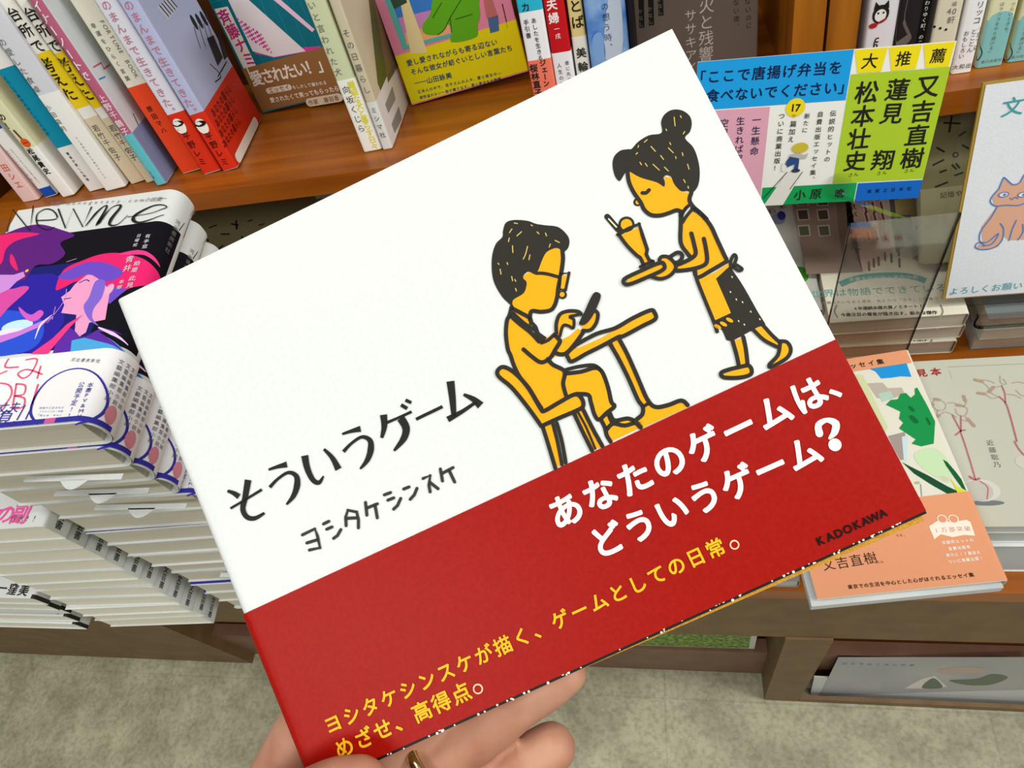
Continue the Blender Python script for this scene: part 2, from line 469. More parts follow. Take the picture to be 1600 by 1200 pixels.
# ================================================================== BOOKS STANDING ON THE SHELF
SHELFG = 'books standing on the tilted shelf'
BH = 0.205
def standing(label, bl, br, cover, fn_spine=None, obi=None, fn_obi=None, obi_v=0.0, fn_back=None, depth=0.128, height=BH, th=None, r=0.002, name='paperback_book', pages=PAGES, tl=None, yaw=0.0):
    x0, d0 = spx(bl); x1, d1 = spx(br)
    d0 = (d0 + d1) / 2
    t = (x1 - x0) if th is None else th
    V = Us; ya = math.radians(yaw)
    Dp = Ds * math.cos(ya) - Xs * math.sin(ya)
    P0 = S(x0, d0, 0.0006)
    if tl is not None:
        V = unit(hit(tl, P0, Dp) - P0); V = unit(V - Dp * np.dot(V, Dp))
    t = max((t - 0.0006) * float(np.dot(V, Us)) * math.cos(ya), 0.004)
    dip = max(0.0, float(np.dot(V, Xs))) * t
    B = Book(P0 + Dp * depth + Us * dip, -Dp, V, depth, height, t, r)
    root = B.thing(name, label, 'book', SHELFG)
    mb = MB(); B.pages(mb, pages); mb.build('page_block', root)
    mb = MB(); B.sheet(mb, 0, height, cover)
    if fn_spine: fn_spine(B, mb)
    if fn_back: fn_back(B, mb)
    mb.build('cover', root)
    if obi:
        if isinstance(obi_v, tuple): obi_v = B.spx(obi_v)[1]
        mb = MB(); B.sheet(mb, 0.0008, obi_v, obi, 0.0003, 0.0002)
        if fn_obi: fn_obi(B, mb)
        mb.build('obi_band', root)
    return B
def vtext(B, mb, s, a, b, m, h=0.0002, size=0.9, bold=0.01, narrow=1.0):
    B_ = B.spp([a, b]); c = B_[0]; e = B_[1]
    mb.text(B.map, s, c, (c[0] + (e[0] - c[0]) * 0.0, e[1]), m, h, size, bold, True, 2, narrow)
def band(B, mb, va, vb, m, h=0.00008, full=False):
    if full: B.sheet(mb, va, vb, m, h, 0.00005)
    else: B.band(mb, B.s0 - B.arc * 0.9, B.s0 + B.t - 2 * B.r + B.arc * 0.9, va, vb, m, h)
OB = 0.0006                                            # print height over an obi band
RED = ink('#d23a1e'); GREY = ink('#6e6b66'); DK = ink('#24211e')
def vpx(B, p): return B.spx(p)[1]

def _s(B, mb): vtext(B, mb, '田シエ', (8, 262), (25, 289), ink('#d85a40'))
standing('pale pink book with red lettering, leftmost spine in the row', (37, 316), (60, 314), ink('#e7c6c2'), _s, tl=(0, 271), yaw=3)
def _s(B, mb): band(B, mb, vpx(B, (20, 219)), BH, ink('#1450b4'))
def _o(B, mb):
    for k in (0, 1):
        vtext(B, mb, '日本人のための人生の言葉と暮らし', (12 + 6 * k, 236 - 2 * k), (52 + 6 * k, 287 - 2 * k), ink('#c98a8c'), OB, 0.85)
    B.band(mb, B.s0 - .002, B.s0 + B.t - 2 * B.r + .002, 0.001, 0.012, ink('#1450b4'), 0.0004)
standing('white book with a deep blue upper spine, between pale pink and cream spines', (69, 312), (93, 305), ink('#f0efe8'), _s, ink('#efeeea'), _o, 0.085, tl=(5, 232), yaw=4)
def _s(B, mb):
    vtext(B, mb, 'の！', (3, 183), (12, 196), DK, size=.9, bold=.03)
    a, b = B.spp([(22, 204), (37, 220)]); mb.stroke(B.map, [a, b], .0022, ink('#5a2c14'), .0003)
    c = B.spx((40, 223)); mb.disc(B.map, c, .0052, ink('#e0571c'), .0004); mb.stroke(B.map, [(c[0] - .003, c[1]), (c[0] + .003, c[1])], .0008, ink('#7a2408'), .0005)
def _o(B, mb): vtext(B, mb, '松尾貴史', (48, 236), (72, 267), DK, OB, .95, .03)
standing('cream book with an orange lollipop drawing on its spine', (98, 310), (118, 306), ink('#dedcb4'), _s, ink('#f1f0ea'), _o, 0.062, tl=(23, 215), yaw=5)
def _s(B, mb):
    band(B, mb, vpx(B, (96, 230)), vpx(B, (2, 108)), ink('#0e8cab'))
    vtext(B, mb, 'どうしてあの人はくつろぐのか', (8, 122), (76, 208), ink('#0b4a5c'), .0003, .85)
    vtext(B, mb, '著者が愛した料理', (106, 240), (134, 281), DK, .0003, .8)
standing('white book with a bright teal band on the spine', (141, 299), (164, 298), ink('#eceae6'), _s, tl=(72, 212), yaw=6)
def _s(B, mb): vtext(B, mb, 'の愛した食卓', (4, 66), (56, 140), GREY, .0003, .8, 0)
def _o(B, mb):
    vtext(B, mb, '小田貴月', (76, 168), (102, 200), GREY, OB, .8, 0)
    vtext(B, mb, '心と身体を整える毎日のレシピ', (120, 215), (168, 276), GREY, OB, .7, 0)
standing('pale grey book with thin serif title, beside the two yellow banded spines', (168, 298), (195, 297), ink('#d5d7de'), _s, ink('#f1f0ec'), _o, (62, 150), tl=(58, 150), yaw=7)
def daidoko(lbl, bl, br, dx):
    def _s(B, mb):
        band(B, mb, vpx(B, (128 + dx, 168)), vpx(B, (60 + dx, 84)), ink('#efcf1c'))
        vtext(B, mb, '台所で', (22 + dx, 22), (54 + dx, 74), DK, .0003, .85, .02)
        vtext(B, mb, '考えた', (74 + dx, 102), (112 + dx, 146), DK, .0003, 1.0, .02)
    def _o(B, mb): vtext(B, mb, '若竹千佐子', (150 + dx, 200), (184 + dx, 245), GREY, OB, .9, .01)
    standing(lbl, bl, br, ink('#efede4'), _s, ink('#dccdae'), _o, (139 + dx, 184), tl=(102 + dx * 1.12, 150), yaw=8)
daidoko('white book with a yellow band beside the pale grey spine', (206, 288), (227, 286), 0)
daidoko('white book with a yellow band, tucked against the mauve pink spine', (229, 287), (243, 284), 26)
def _s(B, mb):
    vtext(B, mb, 'イナーノートで', (58, 10), (138, 118), ink('#f1dfe6'), .0003, .9, .02)
    vtext(B, mb, '上野千鶴子', (160, 154), (196, 205), ink('#f1dfe6'), .0003, .9, .01)
def _b(B, mb):
    B.band(mb, B.s0 + B.t - 2 * B.r + B.arc * .6, B.smax, 0, BH, ink('#d5dade'), .0001)
    for a, b, c in (((146, 105), (158, 98), '#c95a7a'), ((158, 98), (162, 108), '#c95a7a'), ((162, 108), (171, 101), '#c95a7a'), ((155, 124), (164, 120), '#3e8cc8'), ((208, 178), (217, 198), '#5a2a3c')):
        mb.stroke(B.map, B.bpp([a, b]), .0016, ink(c), .0002)
def _o(B, mb):
    B.band(mb, B.s0 + B.t - 2 * B.r + B.arc * .6, B.smax, .0008, .062, ink('#8492bb'), .0005)
    vtext(B, mb, 'NHK出版', (234, 268), (246, 276), DK, OB, .9)
standing('mauve pink book with white katakana title and cyan lower band', (245, 293), (262, 288), ink('#b8617f'), _s, ink('#62c0cc'), _o, (200, 210), _b, tl=(149, 150), yaw=9)
def _s(B, mb):
    b0, b1 = B.spp([(160, 34), (215, 118)])
    n = 12
    for i, ch in enumerate('FORTUNE BOOK'):
        if ch == ' ': continue
        c = (b0[0], b0[1] + (b1[1] - b0[1]) * i / (n - 1))
        mb.text(B.map, ch, c, (c[0], c[1] - .0062), GREY, .0003, 1.0, 0, False)
    vtext(B, mb, '幸運をひらく言葉', (146, 40), (200, 122), GREY, .0003, .7)
def _o(B, mb): vtext(B, mb, '原田マハ', (234, 170), (254, 204), DK, OB, .8)
standing('cream book with latin capitals and an orange lower band', (286, 272), (314, 269), ink('#e6e3d0'), _s, ink('#ee4a24'), _o, (212, 134), tl=(198, 138), yaw=9)
def remi(lbl, bl, br, dx, back):
    def _s(B, mb):
        vtext(B, mb, 'のまんまで生きてきた。', (166 + dx, 8), (268 + dx, 176), ink('#c07a8c'), .0003, .9, .01)
        vtext(B, mb, '日々を味わう言葉と暮らしの記録帖', (150 + dx, 10), (254 + dx, 170), GREY, .0003, .6, .01)
    def _o(B, mb):
        c = B.spx((281 + dx, 197)); mb.disc(B.map, c, .0062, ink('#f4efe8'), OB, 20, .0085); mb.disc(B.map, (c[0], c[1] + .003), .0064, BLACK, OB + .0001, 16, .0032)
        vtext(B, mb, '平野レミ', (291 + dx, 212), (316 + dx, 252), ink('#4a150c'), OB, .85, .01)
        if back:
            for k in range(4):
                a = (360 - 2 * k + 4 * k, 150 + 20 * k - 6); 
                p = [(333 + 6 * k, 176 + 16 * k), (357 + 5 * k, 138 + 17 * k)]
                q = B.bpp(p); mb.text(B.map, 'あなたの暮らし', q[0], q[1], ink('#7a1410'), OB, .9, .02)
            q = B.bpp([(371, 247), (399, 190)]); mb.stroke(B.map, q, .011, ink('#efe6dc'), OB)
    def _b(B, mb):
        q = B.bpp([(245, 12), (262, 32), (278, 12), (262, -8)]); mb.poly(B.map, q, ink('#c8c9da'), .0002)
        for k in range(5):
            f = (k + .5) / 5
            a = (245 + (262 - 245) * 0 + 17 * 0 + 33 * f * .5 + 2, 10 - 18 * f); b = (a[0] + 15, a[1] + 18)
            mb.stroke(B.map, B.bpp([a, b]), .002, BLACK, .0003, caps=False)
        for cx, cy in ((303, 35), (311, 33), (318, 29), (324, 27)):
            mb.disc(B.map, B.bpx((cx, cy)), .0045, BLACK, .0003, 14, .008)
            mb.stroke(B.map, B.bpp([(cx, cy + 8), (cx + 4, cy + 22), (cx + 10, cy + 40)]), .0011, BLACK, .0003)
        mb.poly(B.map, B.bpp([(323, 60), (333, 55), (348, 90), (340, 103)]), BLACK, .0003)
        mb.poly(B.map, B.bpp([(337, 50), (343, 48), (356, 88), (350, 94)]), BLACK, .0003)
        for a in (((328, 100), (345, 118), (336, 128)), ((345, 112), (354, 96), (340, 120))): mb.stroke(B.map, B.bpp(a), .0012, BLACK, .0003)
    return standing(lbl, bl, br, ink('#b5bbdc' if back else '#d9dae6'), _s, ink('#d8321a'), _o, (272 + dx, 177), _b if back else None, tl=(241 + dx, 150), yaw=10)
remi('lilac book with a red orange band, beside the cream spine with latin capitals', (319, 274), (346, 270), 0, False)
remi('lilac book with a red orange band whose illustrated cover shows, right of its twin', (349, 270), (373, 265), 35, True)

# --- middle of the shelf
def facing(label, bl, br, h, lean, cover, fn, obi=None, fn_obi=None, obi_v=0, w=None, name='facing_book', t=0.016, tl=None):
    x0, d0 = spx(bl); x1, d1 = spx(br)
    O = S(x0, d0, 0.0006); E = S(x1, d1, 0.0006)
    U = unit(E - O); w = np.linalg.norm(E - O) if w is None else w
    a = math.radians(lean); bk = np.cross(Us, U)
    V = Us * math.cos(a) + bk * math.sin(a)
    if tl is not None:
        Nn = np.cross(U, V); V = unit(hit(tl, O, Nn) - O); U = np.cross(V, Nn)
        O = O + Us * max(0.0, -float(np.dot(U, Us)) * w)
    O = O + Us * t * math.sin(a)
    B = Book(O, U, V, w, h, t, 0.0015, 'R')
    root = B.thing(name, label, 'book', SHELFG)
    mb = MB(); B.pages(mb, PAGES); mb.build('page_block', root)
    mb = MB(); B.sheet(mb, 0, h, cover); fn(B, mb); mb.build('cover', root)
    if obi:
        if isinstance(obi_v, tuple): obi_v = B.px(obi_v)[1]
        mb = MB(); B.sheet(mb, 0.0015, obi_v, obi, 0.0003, 0.0002); fn_obi(B, mb); mb.build('obi_band', root)
    return B
def _f(B, mb):
    w, h = B.w, B.l
    for k in range(9): mb.rect(B.map, k * .016, 0, k * .016 + .0006, h, ink('#1d8fa0'), .0001)
    for k in range(12): mb.rect(B.map, 0, k * .016, w, k * .016 + .0006, ink('#1d8fa0'), .0001)
    mb.poly(B.map, B.pp([(360, -10), (480, -10), (502, 76), (430, 90), (400, 84)]), ink('#d83a92'), .0002)
    mb.poly(B.map, B.pp([(352, -10), (378, -10), (478, 80), (428, 89), (395, 80)]), ink('#e9dfe0'), .0003)
    mb.poly(B.map, B.pp([(416, -10), (428, -10), (492, 46), (488, 50)]), ink('#f2c9de'), .0003)
    for i in range(7):
        for j in range(6):
            c = B.px((372 + 6 * i + 3.2 * j, 30 + 5.5 * j + 4 * i)); mb.disc(B.map, c, .0011 + .0003 * (i % 3), ink('#d83a92'), .0004, 8)
    mb.poly(B.map, B.pp([(335, 14), (356, 10), (400, 102), (381, 107)]), ink('#efe9e2'), .0004)
    q = B.pp([(351, 26), (389, 92)]); mb.text(B.map, '斉藤ナミ', q[0], q[1], ink('#cc2f78'), .0005, 1.0, .03, True)
def _o(B, mb):
    q = B.pp([(401, 122), (505, 100)]); mb.text(B.map, '愛されたい！」', q[0], q[1], ink('#efe4d6'), OB, 1.15, .03)
    q = B.pp([(386, 113), (402, 110)]); mb.text(B.map, '「', q[0], q[1], ink('#efe4d6'), OB, 1, .03)
    q = B.pp([(420, 142), (452, 136)]); mb.stroke(B.map, q, .007, ink('#e6d9c8'), OB)
    q = B.pp([(424, 141), (449, 136)]); mb.text(B.map, 'エッセイ', q[0], q[1], ink('#8a6238'), OB + .0001, .9, .02)
    q = B.pp([(460, 136), (508, 129)]); mb.text(B.map, 'もしかして嫌われる', q[0], q[1], ink('#efe4d6'), OB, .9, .02)
    q = B.pp([(426, 156), (526, 138)]); mb.text(B.map, '愛されたくて笑ってもらったら', q[0], q[1], ink('#efe4d6'), OB, .95, .03)
    q = B.pp([(484, 160), (530, 152)]); mb.stroke(B.map, q, .010, ink('#d8c8ae'), OB)
    q = B.pp([(486, 160), (526, 153)]); mb.text(B.map, '作家 藤田香', q[0], q[1], ink('#8a6238'), OB + .0001, .9, .02)
facing('teal grid cover book with pink stripes and a brown band, facing out', (412, 179), (545, 163), 0.188, 6, ink('#0f6f80'), _f, ink('#95693c'), _o, (400, 102), tl=(326, 0))
def _s(B, mb): vtext(B, mb, 'いと言われた犬', (487, 8), (530, 112), GREY, .0003, .75, .0)
def _o(B, mb):
    vtext(B, mb, '向坂くじら', (541, 140), (566, 200), ink('#3a3a3a'), OB, .8, .0)
    vtext(B, mb, '繊細な犬と暮らす日々', (549, 132), (583, 228), ink('#e6dc30'), OB - .0001, 1.1, .02)
standing('slim pale green book with a white lower band, left of the slim beige book', (570, 238), (597, 236), ink('#ccd3ac'), _s, ink('#f1f1ea'), _o, (542, 124), tl=(475, 0), yaw=4.3, depth=.112)
def _s(B, mb): vtext(B, mb, 'その日暮らし', (541, 52), (574, 140), GREY, .0003, .7, .0)
def _b(B, mb):
    mb.poly(B.map, B.bpp([(575, -10), (590, -10), (620, 110), (598, 150), (590, 130)]), ink('#56602e'), .0002)
    mb.poly(B.map, B.bpp([(582, -10), (600, -10), (624, 100), (606, 130)]), ink('#7c6a48'), .0003)
def _o(B, mb):
    vtext(B, mb, 'ミシマ社', (584, 172), (600, 210), GREY, OB, .7)
    for y0 in (163, 194):
        pts = [(602 + (y0 - 165) * .32, y0), (613 + (y0 - 165) * .32, y0 - 28), (618 + (y0 - 165) * .32, y0 - 8), (607 + (y0 - 165) * .32, y0 + 14)]
        mb.poly(B.map, B.bpp(pts), ink('#8b8c88'), OB)
standing('slim beige book with barcodes on its white band, near the empty shelf spot', (599, 235), (614, 233), ink('#c9c0a4'), _s, ink('#dadbd8'), _o, (580, 160), _b, tl=(513, 0), yaw=4.3, depth=.108)
def _f(B, mb):
    fr = B.pp([(596, -14), (606, -14), (636, 70), (704, 52), (704, 58), (630, 78)])
    mb.poly(B.map, fr, ink('#5bb8ac'), .0003)
    mb.poly(B.map, B.pp([(606, -14), (690, -14), (704, 52), (636, 70)]), ink('#3c7ed0'), .0002)
    mb.poly(B.map, B.pp([(622, 28), (698, 10), (704, 52), (636, 70)]), ink('#c98ac0'), .00025)
    mb.poly(B.map, B.pp([(632, 52), (702, 34), (704, 52), (636, 70)]), ink('#efb07a'), .0003)
    mb.poly(B.map, B.pp([(622, -14), (634, -14), (668, 82), (642, 84)]), ink('#e9d9a0'), .00035)
    mb.poly(B.map, B.pp([(604, -14), (632, -14), (636, 4), (616, 14)]), ink('#35503c'), .0004)
    g = B.pp([(684, -14), (745, -14), (748, 6), (750, 24), (746, 40), (744, 58), (706, 66), (706, 48), (700, 38), (694, 46), (684, 54), (668, 54), (660, 48), (662, 36), (672, 22)])
    mb.poly(B.map, g, ink('#62b01e'), .0005, True)
    for a in (((703, 28), (694, 46), (684, 54)), ((703, 28), (706, 50)), ((720, 0), (703, 28)), ((690, 4), (676, 28)), ((712, 30), (738, 22))):
        mb.stroke(B.map, B.pp(a), .0009, ink('#2f5c10'), .0006)
    mb.poly(B.map, B.pp([(754, -10), (766, -10), (778, 26), (760, 28)]), ink('#c0706c'), .0004)
    mb.poly(B.map, B.pp([(762, 28), (778, 24), (780, 48), (766, 52)]), ink('#4a6e9c'), .0004)
    mb.poly(B.map, B.pp([(784, 6), (804, 2), (812, 38), (793, 44)]), BLACK, .0004)
def _o(B, mb):
    c = ink('#2c4a66')
    q = B.pp([(640, 98), (772, 66)]); mb.text(B.map, '愛し愛されながらも寄る辺ない', q[0], q[1], c, OB, .95, .02)
    q = B.pp([(646, 112), (796, 75)]); mb.text(B.map, 'そんな彼女が紡ぐいとしい言葉たち', q[0], q[1], c, OB, .95, .02)
    q = B.pp([(648, 130), (666, 126)]); mb.stroke(B.map, q, .0007, c, OB)
    q = B.pp([(671, 125), (701, 118)]); mb.text(B.map, '山田詠美', q[0], q[1], c, OB, .95, .02)
    q = B.pp([(655, 143), (780, 114)]); mb.text(B.map, '正本人の中で、母子さんの人々、愛と彼女の―', q[0], q[1], c, OB, .85, .02)
    q = B.pp([(658, 152), (780, 123)]); mb.text(B.map, '個性溢れない一冊が織りなす、愛と旅立ちの物語', q[0], q[1], c, OB, .85, .02)
facing('pink cover book with a bright yellow band, facing out at shelf centre', (645, 167), (829, 125), 0.188, 5, ink('#e48ca8'), _f, ink('#e6dc12'), _o, (640, 81), tl=(600, 40))
def _s(B, mb):
    band(B, mb, vpx(B, (826, 18)), BH, ink('#2cb4d4'))
    vtext(B, mb, '力', (821, 11), (823, 27), DK, .0003, .8, .03)
    vtext(B, mb, 'あしたを生きる', (834, 32), (845, 90), DK, .0003, .9, .01)
    vtext(B, mb, '手引書', (822, 35), (828, 55), DK, .0003, .9, .01)
def _o(B, mb):
    vtext(B, mb, 'ジェーン・スー', (848, 98), (864, 160), DK, OB, 1.0, .03)
    vtext(B, mb, '桜林直子さん', (834, 106), (848, 168), DK, OB, 1.0, .03)
standing('white book with a cyan top and a salmon band, right of the yellow banded cover', (844, 202), (879, 198), ink('#eeeef2'), _s, ink('#f07a62'), _o, (842, 93))
def _s(B, mb): vtext(B, mb, '夫婦', (862, 7), (866, 28), ink('#f5e8e6'), .0003, .85, .03); vtext(B, mb, '一戌', (870, 45), (873, 56), ink('#f5e8e6'), .0003, .8)
def _o(B, mb): vtext(B, mb, '妻に先立たれ', (886, 98), (893, 140), DK, OB, .8, 0); vtext(B, mb, '人生の言葉', (874, 102), (882, 140), DK, OB, .8, 0)
standing('crimson red book with white lettering and a white lower band', (880, 197), (909, 192), ink('#c4161e'), _s, ink('#ebeaee'), _o, (875, 82))
def _s(B, mb): vtext(B, mb, 'とば', (899, 9), (903, 34), DK, .0003, .85, .02)
def _o(B, mb): vtext(B, mb, '美輪明宏', (908, 82), (916, 146), DK, OB, .75, .02)
standing('narrow pale yellow book with black brush lettering', (912, 190), (933, 188), ink('#dcc886'), _s, ink('#e4e1d8'), _o, (905, 57))
def _s(B, mb):
    mb.poly(B.map, B.spp([(950, 0), (968, -10), (972, 80), (945, 90)]), ink('#b9c4d4'), .0002, True)
    mb.poly(B.map, B.spp([(926, 60), (940, 52), (946, 90), (930, 96)]), ink('#7ba3d6'), .0002, True)
    vtext(B, mb, 'の想う時、', (945, 10), (952, 74), ink('#27406e'), .0003, .8, 0)
standing('thick sky blue book with cloudy spine and dark vertical title', (935, 187), (994, 183), two_tone('sky_cover', '#2f6fc4', '#8fb4e0', 40, 0.4), _s)
standing('black spined book squeezed beside the thick sky blue book', (995, 183), (1001, 182), ink('#17161a'))
def _f(B, mb):
    c = ink('#c9c2b8')
    q = B.pp([(1104, 8), (1103, 84)]); mb.text(B.map, '火と残響', q[0], q[1], c, .0002, 1.0, .0, True, 3)
    q = B.pp([(1079, 24), (1080, 106)]); mb.text(B.map, 'ササキアイ', q[0], q[1], c, .0002, .95, -.005, True, 3)
    for x, y in ((1001, 44), (1016, 40), (1031, 25)):
        q = B.pp([(x - 4, -12), (x + 5, -12), (x + 6, y - 1), (x - 2, y)]); mb.poly(B.map, q, BLACK, .0002)
        q = B.pp([(x - 1, y - 26), (x + 1, y - 6)]); mb.text(B.map, 'かなし', q[0], q[1], ink('#80796e'), .0003, .8, 0, True)
    q = B.pp([(1168, 2), (1170, 40)]); mb.text(B.map, 'ないのに', q[0], q[1], ink('#2c241c'), .0002, .8, 0, True)
    q = B.pp([(1150, 4), (1151, 42)]); mb.text(B.map, 'ない夜、', q[0], q[1], ink('#2c241c'), .0002, .8, 0, True)
facing('grey brown cover book with pale brush title, behind the upright', (994, 142), (1183, 114), 0.188, 5, ink('#6d6158'), _f)

# --- right bay of the shelf
def _s(B, mb):
    c = B.spx((1376, 22)); mb.disc(B.map, c, .0065, DK, .0003, 18, .0075); mb.disc(B.map, (c[0], c[1] - .001), .0045, ink('#e8e4e0'), .0004, 14, .005)
    for k in (-1, 1):
        mb.poly(B.map, [(c[0] + k * .006, c[1] + .004), (c[0] + k * .005, c[1] + .0105), (c[0] + k * .001, c[1] + .006)], DK, .0003)
        mb.disc(B.map, (c[0] + k * .002, c[1] + .001), .0009, DK, .0005, 8)
    a = B.spp([(1365, 40), (1384, 29)]); mb.stroke(B.map, a, .0016, ink('#a01e1e'), .0005); mb.disc(B.map, B.spx((1364, 40)), .0034, ink('#b3201e'), .0006, 12, .0022)
    for ch, p in (('c', (1370, 60)), ('h', (1368, 70))):
        c = B.spx(p); mb.text(B.map, ch, c, (c[0] + .008, c[1]), DK, .0003, 1.1, .02)
standing('white book with a small owl drawing, first right of the upright', (1342, 135), (1388, 130), ink('#dedbe0'), _s)
def _s(B, mb):
    mb.poly(B.map, B.spp([(1408, -10), (1420, -10), (1414, 30), (1424, 60), (1400, 70)]), ink('#6a5e58'), .0002, True)
    mb.rect(B.map, B.s0 + B.t * .55, .0, B.s0 + B.t * .8, BH, ink('#0c0b0c'), .0003)
    vtext(B, mb, 'わりゆく町、のこ', (1449, 4), (1438, 66), ink('#dcd8d0'), .0004, .85, 0)
standing('black book with white vertical title, beside the small owl spine', (1387, 130), (1442, 123), ink('#262024'), _s)
def _s(B, mb):
    vtext(B, mb, '場', (1491, 6), (1490, 14), GREY, .0003, 1, 0)
    for ch, p in (('4', (1483, 17)), ('0', (1491, 17))):
        c = B.spx(p); mb.text(B.map, ch, c, (c[0] + .006, c[1]), GREY, .0003, 1.1, 0)
    vtext(B, mb, '軒', (1486, 31), (1485, 43), GREY, .0003, 1, 0)
    for k in range(3): mb.disc(B.map, B.spx((1460 + 9 * k, 42 + 2 * k)), .0011, DK, .0003, 8)
standing('cream book with a number on its spine, between black and white spines', (1443, 122), (1483, 117), ink('#dad3bc'), _s)
def _s(B, mb):
    vtext(B, mb, 'リッコ', (1532, 7), (1524, 32), DK, .0003, 1.0, .0)
    for s_, a, b in (('子育ては', (1533, 44), (1525, 74)), ('とことん', (1522, 49), (1513, 78)), ('おもしろい', (1510, 52), (1499, 88))): vtext(B, mb, s_, a, b, DK, .0003, .95, 0)
    a = B.spx((1507, 103)); mb.text(B.map, '大和出版', (a[0] - .007, a[1]), (a[0] + .008, a[1]), GREY, .0003, .9, .01)
standing('white book with small handwritten style title, left of the first teal spine', (1485, 116), (1519, 114), ink('#f0eff0'), _s)
def teal(lbl, bl, br, dx, two):
    def _s(B, mb):
        vt = vpx(B, (1560 + dx, 30)); band(B, mb, 0, vt, ink('#86c3c4'))
        mb.disc(B.map, (B.s0 + B.t * .4, vt), B.t * .45, ink('#86c3c4'), .00012, 18, .006)
        vtext(B, mb, 'つらいときも、', (1583 + dx, 6), (1571 + dx, 52), GREY, .0003, .9, 0)
        vtext(B, mb, 'はランスをやり続ける」', (1566 + dx, 6), (1547 + dx, 82), GREY, .0003, .9, 0)
        c = B.spx((1529 + dx, 88)); mb.stroke(B.map, [(c[0] - .002, c[1] + .01), (c[0] + .002, c[1] + .003), (c[0], c[1] - .004), (c[0] - .003, c[1] - .001)], .0007, DK, .0004)
        a = B.spx((1548 + dx, 95 - dx * .16)); mb.text(B.map, '黒川出版社', (a[0] - .006, a[1]), (a[0] + .007, a[1]), GREY, .0003, .9, 0)
    standing(lbl, bl, br, ink('#dedcb6'), _s)
teal('cream and teal book with a rounded spine, right of the small white title', (1523, 106), (1568, 104), 0, True)
teal('cream and teal book at the right end of the row', (1572, 97), (1616, 95), 47, False)

# ================================================================== STACKS ON THE TABLE, LEFT
ORD = ['topmost', 'second', 'third', 'fourth', 'fifth', 'sixth', 'seventh', 'eighth', 'ninth', 'tenth', 'eleventh', 'twelfth', 'thirteenth', 'fourteenth', 'fifteenth', 'sixteenth', 'seventeenth']
NB = 15; NT = (0.9614 - 0.004 - TT) / NB
def tilted(yaw, roll):
    cy, sy, cr, sr = math.cos(yaw), math.sin(yaw), math.cos(roll), math.sin(roll)
    return np.array([cy * cr, sy * cr, -sr]), np.array([-sy, cy, 0.0])
_U, _V = tilted(math.radians(4.3), math.radians(3.1))
B = Book(np.array([-0.3281, 0.1719, 0.9614]) - _U * 0.118, _U, _V, 0.1285, 0.188, NT - 0.0014, 0.0105, 'R')
NEWG = 'thick white stories books stacked on the left'
root = B.thing('story_book', 'thick book with a purple and pink illustrated cover, topmost of the white stack at left', 'book', NEWG)
PINK = ink('#e83a86'); HOT = ink('#e0246c'); PUR = ink('#5a1f78'); VIO = ink('#6a48c0'); NAVY = ink('#1a1c6e'); BLU = ink('#2a4fd0'); SKYB = ink('#4aa4dc'); LIL = ink('#c98ad8'); FLESH = ink('#e79ac4')
mb = MB(); B.pages(mb, PAGES, 0.002, 0.0015); mb.build('page_block', root)
mb = MB(); B.sheet(mb, 0, B.l, WHITE); mb.fine = .0016; mb.flat_u = B.w - B.r
W = lambda pts: B.pp(Q(0, 280, 4, pts))
vb0 = B.px((120, 362))[1]; vb1 = B.px((60, 550))[1]
e = B.w - B.r + B.arc + B.t - 2 * B.r
B.band(mb, 0.0, e, vb1, vb0, ink('#0e0d16'), .0001)
mb.rect(B.map, 0.0, vb1, B.px((150, 500))[0], vb0 - .03, NAVY, .00015, 4)
mb.poly(B.map, W([(-160, 640), (170, 600), (330, 590), (420, 640), (400, 900), (280, 1090), (-200, 1090)]), ink('#2b1f9c'), .0002)
mb.poly(B.map, W([(-160, 860), (60, 820), (260, 880), (250, 1020), (100, 1095), (-200, 1095)]), BLU, .00026, True)
mb.disc(B.map, W([(110, 920)])[0], .011, ink('#bfe2fa'), .0003, 18, .005); mb.disc(B.map, W([(60, 965)])[0], .012, ink('#e6dcf6'), .00032, 18, .004)
mb.poly(B.map, W([(430, 1095), (440, 1010), (560, 985), (620, 960), (760, 1040), (830, 1110), (820, 1150), (600, 1100)]), SKYB, .00026)
mb.disc(B.map, W([(720, 1090)])[0], .006, ink('#e2f2fb'), .0003, 14, .003)
mb.poly(B.map, W([(330, 1095), (360, 1000), (440, 930), (520, 990), (640, 930), (760, 960), (850, 1060), (870, 1150), (760, 1050), (620, 955), (450, 1010), (440, 1095)]), ink('#5a2aa0'), .0003)
mb.poly(B.map, W([(-160, 700), (60, 690), (150, 670), (180, 690), (60, 800), (-20, 880), (-160, 900)]), ink('#d24aa0'), .00032, True)
mb.poly(B.map, W([(120, 800), (190, 850), (250, 820), (275, 840), (240, 880), (190, 890), (140, 850)]), ink('#d05ac0'), .00034, True)
mb.poly(B.map, W([(-120, 1010), (120, 950), (330, 860), (260, 920), (100, 990), (-100, 1060)]), ink('#c77ad6'), .00033)
# left figure: dark wavy hair, pale profile
mb.poly(B.map, W([(-160, 420), (40, 340), (150, 300), (260, 285), (390, 320), (470, 355), (380, 400), (410, 470), (330, 530), (230, 540), (180, 600), (130, 640), (-160, 640)]), PUR, .00036, True)
mb.poly(B.map, W([(-160, 400), (20, 350), (130, 335), (250, 345), (110, 385), (40, 440), (0, 540), (-160, 560)]), HOT, .0004, True)
mb.poly(B.map, W([(70, 470), (95, 500), (115, 570), (90, 560), (65, 520)]), HOT, .00042, True)
mb.poly(B.map, W([(-160, 600), (10, 600), (90, 600), (150, 580), (160, 610), (110, 640), (60, 690), (0, 720), (-160, 720)]), LIL, .00044)
mb.disc(B.map, W([(172, 576)])[0], .0013, ink('#f2c23a'), .0006, 10)
